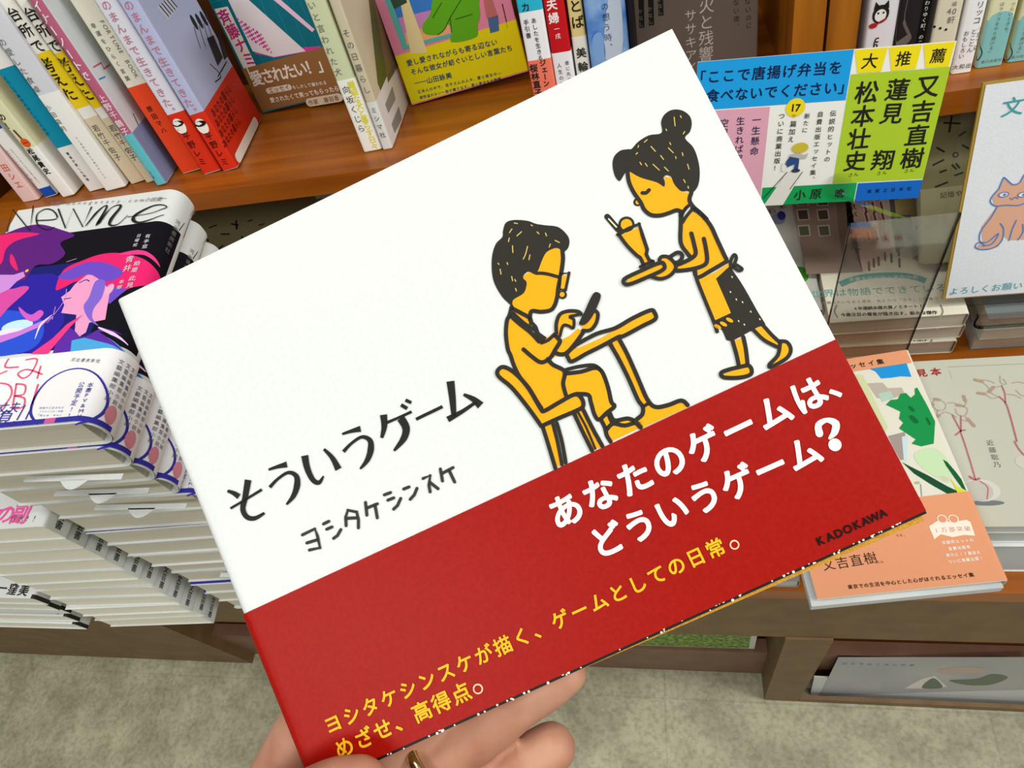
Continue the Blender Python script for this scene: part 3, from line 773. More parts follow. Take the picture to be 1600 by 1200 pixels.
# right figure: pink crown, lilac fringe, pale profile
mb.poly(B.map, W([(350, 690), (400, 570), (520, 510), (640, 470), (760, 465), (900, 500), (1010, 570), (860, 660), (760, 700), (640, 700), (500, 640), (400, 680)]), HOT, .00036, True)
mb.poly(B.map, W([(740, 470), (860, 445), (950, 465), (985, 500), (900, 475), (800, 475)]), PINK, .0004, True)
mb.poly(B.map, W([(640, 660), (800, 690), (760, 720), (690, 780), (620, 760)]), VIO, .0004)
mb.poly(B.map, W([(470, 660), (560, 590), (640, 640), (690, 700), (660, 880), (560, 900), (540, 960), (500, 985), (470, 950), (480, 850), (385, 838), (405, 790), (385, 740), (440, 700)]), FLESH, .00042)
mb.poly(B.map, W([(365, 615), (450, 560), (560, 520), (680, 530), (770, 580), (720, 630), (640, 640), (600, 610), (540, 600), (450, 630)]), VIO, .00046, True)
mb.poly(B.map, W([(600, 640), (660, 640), (640, 740), (590, 810), (580, 870), (620, 920), (560, 880), (525, 800), (560, 740)]), ink('#7d62cc'), .00048, True)
mb.disc(B.map, W([(688, 690)])[0], .0028, ink('#f0a8c6'), .0005, 14, .0045)
mb.stroke(B.map, W([(500, 650), (540, 632), (560, 640)]), .0008, PUR, .0005); mb.stroke(B.map, W([(405, 752), (445, 745)]), .0007, PUR, .0005)
mb.poly(B.map, W([(520, 850), (440, 930), (300, 1095), (195, 1095), (330, 1000), (420, 910)]), PINK, .0005)
mb.stroke(B.map, W([(620, 930), (700, 965), (780, 1000)]), [.001, .0022, .0006], ink('#e8c6ee'), .0005)
mb.stroke(B.map, W([(330, 850), (260, 910), (222, 1000)]), [.0004, .0016, .0004], ink('#efe0f6'), .0005)
for a in (((300, 900), (400, 770), (420, 690)), ((350, 800), (330, 880)), ((420, 520), (480, 500))): mb.stroke(B.map, W(a), .0005, LIL, .0005)
# lettering of the cover
mb.stroke(B.map, W([(48, 330), (85, 195), (190, 325), (212, 172)]), .0011, DK, .0007, smooth=False)
mb.stroke(B.map, W([(232, 262), (355, 252), (340, 205), (290, 190), (235, 225), (240, 290), (300, 320), (340, 305)]), .0010, DK, .0007)
mb.stroke(B.map, W([(368, 190), (412, 308), (462, 190), (520, 300), (575, 178)]), .0011, DK, .0007, smooth=False)
mb.stroke(B.map, W([(540, 295), (600, 220), (650, 175), (670, 180), (610, 290), (690, 190), (745, 165), (755, 180), (700, 250), (690, 290), (740, 285), (800, 230)]), [.0008, .002, .001, .0014, .0028, .0008, .001, .002, .0028, .0016, .0008, .0006], DK, .0007)
mb.stroke(B.map, W([(800, 240), (950, 215), (1030, 180), (1030, 165), (960, 170), (860, 220), (835, 255), (870, 275), (960, 250), (1020, 220)]), [.0006, .0006, .0008, .0008, .0012, .0024, .0026, .0016, .0008, .0005], DK, .0007)
q = W([(330, 158), (1000, 128)]); mb.text(B.map, '文藝×monogatary.com小説集', q[0], q[1], GREY, .0007, 1.0, .0)
q = W([(275, 172), (310, 168)]); mb.stroke(B.map, q, .0004, GREY, .0007); q = W([(1005, 124), (1040, 122)]); mb.stroke(B.map, q, .0004, GREY, .0007)
for s_, a, b in (('有手窓', (928, 360), (908, 425)), ('日曜蛇', (872, 358), (850, 415)), ('飴屋', (860, 530), (845, 570)), ('青井', (815, 505), (800, 560)), ('此見', (830, 622), (815, 665)), ('本郷', (765, 645), (750, 680))):
    q = W([a, b]); mb.text(B.map, s_, q[0], q[1], ink('#d8d4dc'), .0008, .8, 0, True)
sp = B.s0 + (B.t - 2 * B.r) * .5
for s_, v in (('河出書房新社', B.l * .80),): mb.text(B.map, s_, (sp - .004, v + .012), (sp - .004, v - .014), GREY, .0003, .8, 0, True)
mb.stroke(B.map, [(sp - .001, B.l - .03), (sp + .006, B.l - .004), (sp + .006, B.l - .03)], .0008, DK, .0003, smooth=False)
mb.build('cover', root)
# white band along the lower part
vo = B.px((60, 556))[1]
mb = MB(); B.sheet(mb, 0.0008, vo, ink('#eceaec'), .0008, .0002)
Y = lambda pts: B.pp(Q(0, 560, 4, pts))
RP = ink('#e0587a'); IND = ink('#34309a')
B.band(mb, 0, e, .0008, .0042, IND, .001)
mb.rect(B.map, Y([(275, 425)])[0][0], .0008, Y([(340, 425)])[0][0], .0042, ink('#d05a9a'), .0011, 2)
mb.stroke(B.map, Y([(60, 10), (40, 60), (120, 60)]), .0011, RP, .0011); mb.stroke(B.map, Y([(50, 85), (-20, 115), (-60, 140)]), .0010, RP, .0011)
mb.stroke(B.map, Y([(170, 15), (240, 12), (200, 100), (150, 130), (120, 100), (180, 75), (270, 105)]), .0010, RP, .0011); mb.stroke(B.map, Y([(262, 55), (240, 130)]), .0010, RP, .0011)
mb.stroke(B.map, Y([(-30, 160), (60, 170), (80, 230), (20, 310), (-60, 320)]), .0010, RP, .0011)
mb.stroke(B.map, Y([(110, 165), (85, 320)]), .0010, RP, .0011); mb.stroke(B.map, Y([(110, 165), (165, 175), (155, 230), (98, 240), (160, 255), (150, 310), (85, 320)]), .0010, RP, .0011); mb.stroke(B.map, Y([(245, 170), (200, 325)]), .0012, RP, .0011)
q = Y([(30, 315), (100, 312)]); mb.text(B.map, '丈夫', q[0], q[1], IND, .0012, 1.0, -.01)
q = Y([(-30, 372), (45, 370)]); mb.text(B.map, '心負', q[0], q[1], IND, .0012, 1.25, -.01)
mb.stroke(B.map, Y([(165, 300), (115, 390)]), .0008, IND, .0012); mb.stroke(B.map, Y([(215, 290), (170, 385)]), .0008, IND, .0012)
mb.disc(B.map, Y([(92, 408)])[0], .0011, IND, .0012, 8); mb.disc(B.map, Y([(148, 406)])[0], .0011, IND, .0012, 8)
mb.stroke(B.map, Y([(240, 415), (200, 350), (225, 250), (300, 150), (410, 85), (520, 70), (610, 110), (650, 200), (630, 290), (560, 370), (480, 418)]), [.0012, .0016, .0014, .001, .0008, .0008, .001, .0014, .0018, .0016, .0012], IND, .0011)
for s_, a, b in (('本書PV&MV', (570, 172), (500, 365)), ('公開予定!!', (516, 170), (440, 362))):
    q = Y([a, b]); mb.text(B.map, s_, q[0], q[1], IND, .0012, 1.0, 0, True)
q = Y([(245, 362), (390, 358)]); mb.text(B.map, '「New me」', q[0], q[1], IND, .0012, .9, 0)
q = Y([(262, 316), (400, 314)]); mb.text(B.map, '音楽から生まれた', q[0], q[1], ink('#6a68a0'), .0012, .8, 0)
q = Y([(262, 338), (395, 336)]); mb.text(B.map, 'YOASOBI楽曲', q[0], q[1], ink('#6a68a0'), .0012, .8, 0)
q = Y([(465, 14), (620, 22)]); mb.text(B.map, '河出書房新社', q[0], q[1], ink('#5a5a6a'), .0012, .8, 0)
for k in range(3): mb.text(B.map, '文藝編集部小説', (sp - .007 + .0045 * k, vo * .86), (sp - .007 + .0045 * k, vo * .36), ink('#55556a'), .0012, .8, 0, True)
mb.disc(B.map, (sp - .002, vo * .2), .004, ink('#d88a9a'), .0012, 12, .006)
mb.build('obi_band', root)
mb = MB()
sl = B.O + np.array([.07, 0.0035, -B.t * .45])
mb.box(sl + np.array([-.028, -.0032, 0]), (.075, 0, 0), (0, .004, 0), (0, 0, .0006), WHITE)
mb.prism([sl + np.array([x, -.0022 - .0072 * math.sin(math.pi * k / 8), .0001]) for k, x in enumerate(np.linspace(0, .023, 9))], (0, 0, .0005), WHITE)
slip = mb.build('paper_slip', root, 'white paper slip with a half round tab')
slipped = {2, 3, 4, 10, 11, 12, 13, 14}
dxs = [0, -.0065, -.0105, -.0120, -.002]
for i in range(1, NB):
    dx = dxs[i] if i < 5 else -.003 + random.uniform(-.002, .002)
    dy = [0, -.0015, .0015, .003, .004][i] if i < 5 else .005 + random.uniform(-.002, .002)
    keep = {'page_block', 'cover', 'obi_band'} | ({'paper_slip'} if i in slipped else set())
    if i == NB - 1: w_ = 'lowest book of the white stack at left, on the table'
    else: w_ = '%s book from the top of the white stack at left%s' % (ORD[i], ', paper slip showing' if i in slipped else '')
    dup(root, (dx, dy, -NT * i - .0040 * i / (NB - 1)), random.uniform(-.006, .006), w_, keep, -math.radians(3.1) * i / (NB - 1))
bpy.data.objects.remove(slip, do_unlink=True)

# cream paperbacks, front left stack
N2 = 11; T2 = (0.846 - TT) / N2
_U, _V = tilted(math.radians(3.0), 0)
B = Book(np.array([-0.450, 0.158, 0.846]) - _U * 0.128, _U, _V, 0.128, 0.185, T2 - 0.0005, 0.003, 'R')
G2 = 'cream paged paperbacks stacked at the front left'
root = B.thing('cream_paperback', 'cream paperback with pink lettering on its cover, topmost of the front left stack', 'book', G2)
mb = MB(); B.pages(mb, PAGEW, 0.0016, 0.001); mb.build('page_block', root)
mb = MB(); B.sheet(mb, 0, B.l, WHITE)
q = B.pp([(10, 803), (33, 803)]); mb.text(B.map, 'の副', q[0], q[1], ink('#e85aa0'), .0002, 1.2, .03)
q = B.pp([(-40, 803), (-12, 803)]); mb.text(B.map, '最大', q[0], q[1], ink('#e85aa0'), .0002, 1.1, .03)
q = B.pp([(22, 810), (54, 810)]); mb.text(B.map, '作水!!', q[0], q[1], ink('#55524e'), .0003, 1.0, 0)
sp = B.s0 + (B.t - 2 * B.r) * .5
mb.text(B.map, '文芸書', (sp, .020), (sp, .006), DK, .0003, 1.0, .01, True)
mb.text(B.map, '長い題名の本', (sp, .150), (sp, .06), DK, .0003, .8, .01, True)
mb.build('cover', root)
for i in range(1, N2):
    f = i / (N2 - 1)
    dup(root, (-.040 * f + random.uniform(-.003, .003), random.uniform(.0005, .004), -T2 * i), random.uniform(-.012, .012),
        ('lowest cream paperback of the front left stack, overhanging the table edge' if i == N2 - 1 else '%s cream paperback from the top of the front left stack' % ORD[i]))
# low stack at the far left edge
N3 = 5; T3 = (0.676 - TT) / N3
B = Book((-0.617 - 0.128, 0.153, 0.676), (1, 0, 0), (0, 1, 0), 0.128, 0.185, T3 - 0.0005, 0.003, 'R')
G3 = 'dark banded paperbacks in the low corner stack'
root = B.thing('banded_paperback', 'white book with black lettering, topmost of the low stack at the lower left edge', 'book', G3)
mb = MB(); B.pages(mb, PAGEW, 0.0016, 0.001); mb.build('page_block', root)
mb = MB(); B.sheet(mb, 0, B.l, WHITE); B.band(mb, B.w - B.r, B.smax, 0, .004, ink('#2a2826'), .0002)
q = B.pp([(4, 919), (38, 922)]); mb.text(B.map, '一窪美', q[0], q[1], DK, .0004, .9, .02)
sp = B.s0 + (B.t - 2 * B.r) * .5
mb.text(B.map, '短編', (sp, .035), (sp, .02), DK, .0003, .9, .01, True)
mb.build('cover', root)
for i in range(1, N3):
    f = i / (N3 - 1)
    dup(root, (-.029 * f, random.uniform(-.003, .003), -T3 * i), random.uniform(-.01, .01),
        ('lowest book of the low stack at the lower left edge, with a dark band' if i == N3 - 1 else '%s book from the top of the low stack at the lower left edge' % ORD[i]))

# ================================================================== TABLE, CENTRE AND RIGHT
OLIVE = ink('#8c8760'); OLIVB = ink('#a8a47e')
def flat_book(name, label, O, w, l, t, cover, pages, fn=None, group=None, U=(1, 0, 0), V=(0, 1, 0), r=.0015, side='R'):
    B = Book(O, U, V, w, l, t, r, side)
    rt = B.thing(name, label, 'book', group)
    mb = MB(); B.pages(mb, pages); mb.build('page_block', rt)
    mb = MB(); B.sheet(mb, 0, l, cover)
    if fn: fn(B, mb)
    mb.build('cover', rt)
    return B, rt
def _f(B, mb):
    for a in (((327, 356), (338, 352)), ((362, 350), (372, 352)), ((369, 345), (370, 358)), ((388, 346), (394, 344)), ((346, 366), (358, 366)), ((378, 370), (381, 378)), ((405, 352), (412, 350)), ((318, 372), (326, 376)), ((340, 390), (348, 384))):
        mb.stroke(B.map, B.pp(a), .0028, DK, .0002)
flat_book('doodle_book', 'olive book with black dash marks lying under the shelf behind the white stack', (-0.72, 0.585, 0.592), 0.20, 0.195, 0.026, OLIVE, PAGES, _f)

# stack with the town photograph cover
zb = 0.628; O = hit((1297, 505), (0, 0, zb), (0, 0, 1)); E = hit((1515, 490), (0, 0, zb), (0, 0, 1))
tb_ = (zb - TT) / 3
def _f(B, mb):
    P = B.pp; h = .0002
    Z = lambda pts: P(Q(1200, 250, 4, pts))
    mb.poly(B.map, Z([(60, -300), (420, -300), (590, 700), (240, 715), (150, 250)]), ink('#8f7a6c'), h)
    mb.poly(B.map, Z([(420, -300), (560, -300), (780, 590), (590, 700), (480, 400)]), ink('#c9a592'), h)
    mb.poly(B.map, Z([(380, -300), (440, -300), (500, 440), (480, 700), (440, 440)]), ink('#7c6656'), h + .00005)
    mb.poly(B.map, Z([(560, -300), (1000, -300), (1150, 440), (1110, 690), (590, 700), (780, 590)]), ink('#d9cfb0'), h)
    mb.poly(B.map, Z([(880, -300), (1000, -300), (1150, 360), (940, 350), (900, 200)]), ink('#5fb2b8'), h + .00006)
    mb.poly(B.map, Z([(730, 0), (790, 0), (850, 540), (800, 580), (770, 360)]), ink('#6b675e'), h + .00006)
    mb.poly(B.map, Z([(830, 345), (890, 345), (910, 500), (850, 540)]), ink('#7f8890'), h + .0001)
    mb.poly(B.map, Z([(790, 250), (900, 250), (940, 350), (870, 340), (800, 360)]), ink('#c9bb7a'), h + .00008)
    for i in range(3):
        for j, y0 in enumerate((150, 280, 370, 470)):
            for x0 in (165, 290):
                if i == 0: mb.poly(B.map, Z([(x0 + j * 6, y0 - 60), (x0 + 75 + j * 6, y0 - 65), (x0 + 85 + j * 6, y0 + 5), (x0 + 10 + j * 6, y0 + 10)]), ink('#b8aca0'), h + .0001); mb.poly(B.map, Z([(x0 + 8 + j * 6, y0 - 52), (x0 + 67 + j * 6, y0 - 56), (x0 + 76 + j * 6, y0), (x0 + 18 + j * 6, y0 + 3)]), ink('#4a4238' if j < 3 else '#5c6048'), h + .00015)
        for k, y0 in enumerate((270, 340, 450)):
            x0 = 585 + 52 * i + 10 * k
            mb.poly(B.map, Z([(x0, y0 - 10), (x0 + 30, y0 - 20), (x0 + 45, y0 + 55), (x0 + 18, y0 + 65)]), ink('#e3cfc0'), h + .0001)
            mb.poly(B.map, Z([(x0 + 6, y0 - 4), (x0 + 20, y0 - 10), (x0 + 36, y0 + 50), (x0 + 22, y0 + 56)]), ink('#8a4a44'), h + .00015)
    for x, y in ((1020, 370), (980, 400), (940, 430), (880, 480), (1110, 425)): mb.disc(B.map, Z([(x, y)])[0], .003, ink('#3c4a34'), h + .0002, 10, .0045)
    for x, y, q in ((980, 610, .011), (1060, 495, .009)): mb.disc(B.map, Z([(x, y)])[0], q, ink('#5e6446'), h + .0002, 16, q * .42)
    for x, y in ((690, 640), (820, 650), (730, 610), (770, 620), (630, 670), (1080, 545), (1040, 540), (960, 560), (660, 650)):
        mb.stroke(B.map, Z([(x, y - 22), (x + 2, y + 20)]), .0022, ink('#3d3a36'), h + .0002); mb.disc(B.map, Z([(x, y - 30)])[0], .0012, ink('#3d3a36'), h + .0002, 8)
    mb.stroke(B.map, Z([(815, 570), (818, 600)]), .002, ink('#4a3a6e'), h + .0003)
    q = Z([(515, 290), (545, 540)]); mb.text(B.map, '魚が逃げた', q[0], q[1], ink('#2c2622'), h + .0003, .85, -.005, True)
def _o(B, mb):
    Z = lambda pts: B.pp(Q(1200, 250, 4, pts)); T = ink('#4fa19a')
    mb.stroke(B.map, Z([(450, 780), (560, 740), (720, 722), (880, 728), (985, 758)]), .007, T, OB, caps=False)
    q = Z([(520, 748), (920, 732)]); mb.text(B.map, '本屋大賞作家の連作小説', q[0], q[1], ink('#dfe6de'), OB + .0001, .9, 0)
    q = Z([(305, 838), (1080, 800)]); mb.text(B.map, '世界は物語でできている', q[0], q[1], T, OB, .95, .0)
    q = Z([(350, 895), (1050, 868)]); mb.text(B.map, '奇跡みたいなある週末、私たちは「王子」と出会う', q[0], q[1], ink('#7c776a'), OB, .9, 0)
    q = Z([(545, 930), (955, 915)]); mb.text(B.map, '4年連続本屋大賞ノミネート!', q[0], q[1], DK, OB, 1.0, .03)
    q = Z([(470, 970), (1040, 955)]); mb.text(B.map, '今最注目の著者が描き出す、新たな傑作', q[0], q[1], DK, OB, 1.0, .03)
    for sx in (430, 1078): mb.stroke(B.map, Z([(sx, 910), (sx + (-14 if sx < 600 else 14), 950), (sx + (4 if sx < 600 else -4), 985)]), .0014, ink('#8c8a78'), OB)
TOWNG = 'town photograph books in the stack behind the clear stand'
B = Book(O, E - O, (0, 1, 0), np.linalg.norm(E - O), 0.198, tb_ - .0006, .002, 'R')
root = B.thing('novel_book', 'novel with a town photograph cover and pale teal lettered band, topmost behind the clear stand', 'book', TOWNG)
mb = MB(); B.pages(mb, PAGES); mb.build('page_block', root)
mb = MB(); B.sheet(mb, 0, B.l, ink('#cfc5b2')); _f(B, mb); mb.build('cover', root)
mb = MB(); B.sheet(mb, .0006, B.px((1300, 430))[1], ink('#e3ddc8'), .0003, .0002); _o(B, mb); mb.build('obi_band', root)
dup(root, (.003, .001, -tb_), .008, 'second book below the town photograph cover, in the stack behind the clear stand')
dup(root, (.000, -.001, -2 * tb_), -.006, 'lowest book below the town photograph cover, resting on the table')

def _f(B, mb):
    mb.disc(B.map, B.px((1216, 342)), .0075, ink('#9aa0c0'), .0002, 20, .009); mb.disc(B.map, B.px((1221, 337)), .0045, ink('#3c3a8c'), .0003, 16, .007)
    q = B.pp([(1206, 330), (1222, 324)]); mb.text(B.map, '石木', q[0], q[1], DK, .0003, .7, 0)
    mb.disc(B.map, B.px((1247, 430)), .0105, ink('#4a9a2a'), .0002, 18, .012)
    mb.stroke(B.map, B.pp([(1206, 442), (1300, 440)]), .0006, GREY, .0002)
flat_book('white_cover_book', 'off white book with a blue stone drawing, left of the town photograph stack', (0.028, 0.475, 0.618), 0.114, 0.205, 0.05, ink('#d9d8cf'), PAGES, _f)

# grey stack to the right, under the card stand
GREYG = 'grey books under the cat card stand'
for i, c in enumerate(('#8e9a9c', '#a6a78e', '#7f8f96')):
    t = .0185
    flat_book('grey_book', ['topmost grey covered book under the clear card stand', 'middle olive grey book under the clear card stand', 'lowest blue grey book under the clear card stand'][i],
              (0.284 + .002 * (i % 2), 0.447 + .002 * i, 0.6205 - t * i), 0.128, 0.188, t - .0006, ink(c), PAGES, None, GREYG)
a = math.radians(38)
def _f(B, mb):
    P = B.pp
    for s_ in ([(1475, 192), (1500, 193)], [(1487, 182), (1483, 206)], [(1499, 212), (1508, 206)], [(1464, 231), (1475, 237)], [(1504, 227), (1513, 232)], [(1458, 258), (1474, 250)], [(1488, 258), (1494, 264)], [(1494, 256), (1499, 262)], [(1469, 269), (1478, 266)], [(1462, 292), (1480, 285)], [(1492, 274), (1504, 270)]):
        mb.stroke(B.map, P(s_), .0017, ink('#2a2a1c'), .0002)
    mb.disc(B.map, B.px((1493, 242)), .0026, ink('#2a2a1c'), .0002, 14); mb.disc(B.map, B.px((1493, 242)), .0016, OLIVE, .00025, 14)
    v = B.px((1480, 292))[1]
    mb.rect(B.map, 0, 0, B.w, v, OLIVB, .0003)
    q = P([(1474, 305), (1498, 302)]); mb.text(B.map, '記憶や', q[0], q[1], ink('#5a563e'), .0004, .95, 0)
flat_book('doodle_book', 'olive book with doodle marks standing tilted behind the cat card', (0.232, 0.500, 0.646), 0.128, 0.160, 0.012, OLIVE, PAGES, _f, None, (1, 0, 0), (0, math.cos(a), math.sin(a)))

# sample picture book and the books below it
KZ = 0.663
y0 = atz((1550, 823), KZ)[1]; y1 = atz((1500, 561), KZ)[1]
def _f(B, mb):
    P = B.pp; c = ink('#a8988c'); r_ = ink('#b0606a')
    q = P([(1440, 583), (1462, 581)]); mb.text(B.map, '見本', q[0], q[1], ink('#a02820'), .0003, .75, .03)
    Z = lambda pts: P(Q(1400, 540, 8, pts))
    mb.stroke(B.map, Z([(650, 268), (1600, 228)]), .0005, ink('#9c988a'), .0002); mb.stroke(B.map, Z([(670, 310), (700, 420)]), .0005, ink('#b8b4a6'), .0002)
    L = .0009
    for a_ in ([(430, 740), (470, 700), (490, 660), (560, 680), (620, 740), (600, 800), (520, 810), (470, 770), (430, 740)], [(640, 720), (720, 715), (780, 740), (850, 770)], [(620, 830), (700, 860), (760, 900)], [(740, 790), (770, 860), (850, 880), (890, 830), (880, 780), (800, 740)], [(520, 810), (510, 870), (540, 870), (600, 830)], [(850, 760), (880, 700), (850, 640)], [(870, 890), (950, 1000)], [(820, 930), (920, 950)]):
        mb.stroke(B.map, Z(a_), L, c, .0002)
    for a_ in ([(485, 670), (540, 680)], [(425, 745), (460, 740)], [(490, 900), (535, 875)], [(760, 745), (810, 750)], [(900, 920), (975, 1005)], [(845, 635), (865, 690)]): mb.stroke(B.map, Z(a_), .0026, ink('#a58a78'), .0003)
    for a_ in ([(980, 430), (1080, 430), (1160, 440), (1230, 470)], [(1080, 460), (1150, 520), (1200, 600), (1280, 640)], [(1020, 600), (1110, 610), (1200, 660), (1300, 640)], [(1300, 380), (1310, 470), (1380, 480), (1340, 420)], [(1200, 560), (1250, 520), (1320, 510)], [(1390, 610), (1480, 620), (1560, 660)], [(1450, 470), (1520, 455), (1600, 470)], [(1500, 560), (1560, 620), (1640, 640)]):
        mb.stroke(B.map, Z(a_), L, c, .0002)
    for a_ in ([(985, 428), (1075, 450)], [(1025, 595), (1110, 605)], [(1160, 580), (1220, 520)]): mb.stroke(B.map, Z(a_), .0026, ink('#a58a78'), .0003)
    mb.stroke(B.map, Z([(1290, 640), (1370, 720), (1420, 860), (1480, 1080), (1510, 1200)]), .0011, r_, .0004); mb.stroke(B.map, Z([(1320, 500), (1360, 600), (1365, 720)]), .0009, r_, .0004)
    mb.stroke(B.map, P([(1585, 690), (1592, 702), (1604, 716)]), .0011, r_, .0004)
    mb.stroke(B.map, Z([(705, 870), (810, 1070)]), .0010, r_, .0004); mb.stroke(B.map, Z([(810, 880), (812, 1070)]), .0010, r_, .0004)
    mb.stroke(B.map, P([(1500, 673), (1506, 690), (1514, 715), (1520, 735), (1524, 750)]), .0010, r_, .0004)
    mb.stroke(B.map, P([(1493, 680), (1501, 674), (1508, 672)]), .0011, r_, .0004); mb.stroke(B.map, P([(1515, 745), (1523, 750), (1530, 748)]), .0016, r_, .0004)
    mb.disc(B.map, B.px((1532, 766)), .0135, ink('#c6c3ba'), .0002, 24, .0095); mb.disc(B.map, B.px((1528, 767)), .0105, ink('#b4b1a8'), .00026, 22, .0088)
    mb.stroke(B.map, P([(1531, 752), (1543, 762), (1542, 780)]), .0008, r_, .0004)
    mb.disc(B.map, B.px((1543, 786)), .0115, ink('#6c7074'), .00019, 20, .0022)
    mb.disc(B.map, B.px((1604, 722)), .008, ink('#c0bcb0'), .0002, 18, .006)
    q = P([(1547, 692), (1558, 726)]); mb.text(B.map, '近藤聡乃', q[0], q[1], GREY, .0003, .85, 0, True)
PG = 'large pale picture books under the sample'
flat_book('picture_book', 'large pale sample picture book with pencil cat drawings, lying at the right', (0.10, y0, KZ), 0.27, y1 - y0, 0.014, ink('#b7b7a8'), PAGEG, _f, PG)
flat_book('picture_book', 'large white book directly beneath the pencil cat sample book', (0.104, y0 + .001, KZ - .0146), 0.268, y1 - y0 - .003, 0.022, WHITE, PAGEG, None, PG)
flat_book('picture_book', 'large white book at the bottom of the sample pile, touching the table', (0.102, y0 - .002, KZ - .0372), 0.268, y1 - y0 - .001, KZ - .0372 - TT, WHITE, PAGEG, None, PG)
# flat grey book at the table edge
def _f(B, mb): mb.rect(B.map, 0, .004, B.w, .010, ink('#d8a888'), .0002)
flat_book('grey_paperback', 'thin grey paperback at the table edge, half hidden by the peach book', (-0.06, 0.2065, 0.5825), 0.15, 0.185, 0.017, ink('#a09a94'), PAGEG, _f)

# peach essay book lying over the sample
PZ = 0.680
O = atz((1277, 937), PZ); E = atz((1575, 907), PZ); T = atz((1410, 548), PZ)
U = unit(E - O)
B = Book(O, U, (-U[1], U[0], 0), np.linalg.norm(E - O), np.linalg.norm(T - E), .0155, .002, 'R')
PEACH = ink('#d9946e')
root = B.thing('essay_book', 'peach book with a sunny street cover, jutting over the table edge at right', 'book')
mb = MB(); mb.box(B.O + B.U * -.004 - B.V * .003 - B.N * .006, B.U * (B.w + .002), B.V * (B.l - .004), -B.N * .0085, PAGEG); mb.build('page_block', root)
mb = MB(); B.sheet(mb, 0, B.l, ink('#d6d3c4'))
P = B.pp
vh = B.px((1400, 574))[1]
mb.rect(B.map, 0, B.l - .0135, B.w - B.r, B.l, PEACH, .0005)
mb.text(B.map, '小原晩エッセイ集', (B.w * .40, B.l - .008), (B.w * .80, B.l - .008), DK, .0006, .8, .03)
Z = lambda pts: P(Q(1240, 520, 4.614, pts))
mb.poly(B.map, Z([(340, 200), (420, 205), (520, 250), (590, 280), (630, 330), (700, 325), (770, 315), (850, 318), (800, 180), (380, 195)]), ink('#1f8ed0'), .0001)
mb.poly(B.map, Z([(440, 300), (500, 305), (620, 560), (680, 680), (660, 720), (560, 520)]), ink('#c6cc9c'), .00016)
mb.poly(B.map, Z([(530, 365), (640, 360), (680, 400), (780, 395), (800, 440), (700, 480), (600, 470)]), ink('#b4a89c'), .00018)
mb.poly(B.map, Z([(610, 440), (700, 420), (720, 470), (640, 500)]), ink('#a8c4b4'), .00022)
mb.poly(B.map, Z([(680, 745), (800, 715), (820, 800), (810, 910), (770, 920), (720, 830)]), ink('#9c8e86'), .0002)
mb.poly(B.map, Z([(780, 750), (825, 740), (815, 930), (795, 925)]), ink('#bcd2da'), .00022)
mb.poly(B.map, Z([(880, 860), (1000, 830), (1100, 900), (1130, 1080), (960, 1000), (880, 920)]), ink('#bdd6ac'), .0002, True)
TREE = ink('#158a46')
mb.poly(B.map, Z([(665, 520), (700, 485), (750, 480), (770, 440), (810, 435), (845, 470), (875, 445), (872, 405), (890, 395), (960, 520), (1020, 640), (1010, 800), (920, 820), (850, 800), (880, 770), (760, 690), (790, 650), (760, 620), (770, 570), (720, 545)]), TREE, .0003)
for a_, w_ in (([(840, 540), (860, 560)], .003), ([(850, 610), (880, 640)], .004), ([(960, 620), (980, 660)], .002)): mb.stroke(B.map, Z(a_), w_, ink('#0d6432'), .0004)
Z = lambda pts: P(Q(1380, 720, 10, pts))
mb.poly(B.map, Z([(290, 20), (420, 90), (700, 230), (1000, 400), (1200, 495), (1000, 515), (760, 380), (480, 200)]), ink('#114a2c'), .0003)
mb.poly(B.map, Z([(930, -20), (1000, 20), (1130, 170), (1220, 290), (1300, 470), (1230, 430), (1080, 220), (980, 80)]), ink('#0f5a30'), .0003)
mb.poly(B.map, Z([(1040, 260), (1150, 400), (1290, 480), (1310, 510), (1160, 500)]), ink('#c8d42c'), .00032)
mb.poly(B.map, Z([(880, 240), (990, 250), (1030, 310), (950, 310)]), ink('#c8c0ac'), .00025, True)
mb.stroke(B.map, Z([(585, 370), (600, 550)]), .0007, ink('#8a94a0'), .0003); mb.disc(B.map, Z([(530, 345)])[0], .002, ink('#a8b07c'), .0003, 10, .0012)
mb.build('cover', root)
vo = B.px((1470, 773))[1]
mb = MB(); B.sheet(mb, .0003, vo, PEACH, .0006, .0002)
Z = lambda pts: P(Q(1240, 760, 4.444, pts)); BR = ink('#3a1e14'); CR = ink('#f0dfd0'); h = .0008
q = Z([(240, 545), (530, 500)]); mb.text(B.map, '又吉直樹', q[0], q[1], BR, h, .95, .005)
q = Z([(585, 528), (612, 525)]); mb.text(B.map, 'さん', q[0], q[1], BR, h, .9, 0)
q = Z([(720, 345), (770, 340)]); mb.text(B.map, 'です。', q[0], q[1], BR, h, .9, 0)
q = Z([(392, 700), (1232, 616)]); mb.text(B.map, '東京での生活を中心とした心がほぐれるエッセイ集', q[0], q[1], BR, h, .9, .025)
mb.poly(B.map, Z([(938, 280), (1000, 240), (1100, 250), (1200, 235), (1225, 250), (1258, 345), (1180, 340), (1100, 355), (1020, 335), (975, 370)]), CR, h)
for x in (1030, 1108): mb.disc(B.map, Z([(x, 230)])[0], .0035, CR, h + .0001, 18); mb.disc(B.map, Z([(x, 230)])[0], .0028, PEACH, h + .00015, 18)
for ch, x in (('重', 1030), ('版', 1108)):
    q = Z([(x, 230), (x + 30, 228)]); mb.text(B.map, ch, q[0], q[0] and q[1], CR, h + .0002, .9, .02) if False else None
q = Z([(990, 308), (1205, 295)]); mb.text(B.map, '1万部突破', q[0], q[1], ink('#c08a6c'), h + .0001, .8, .0)
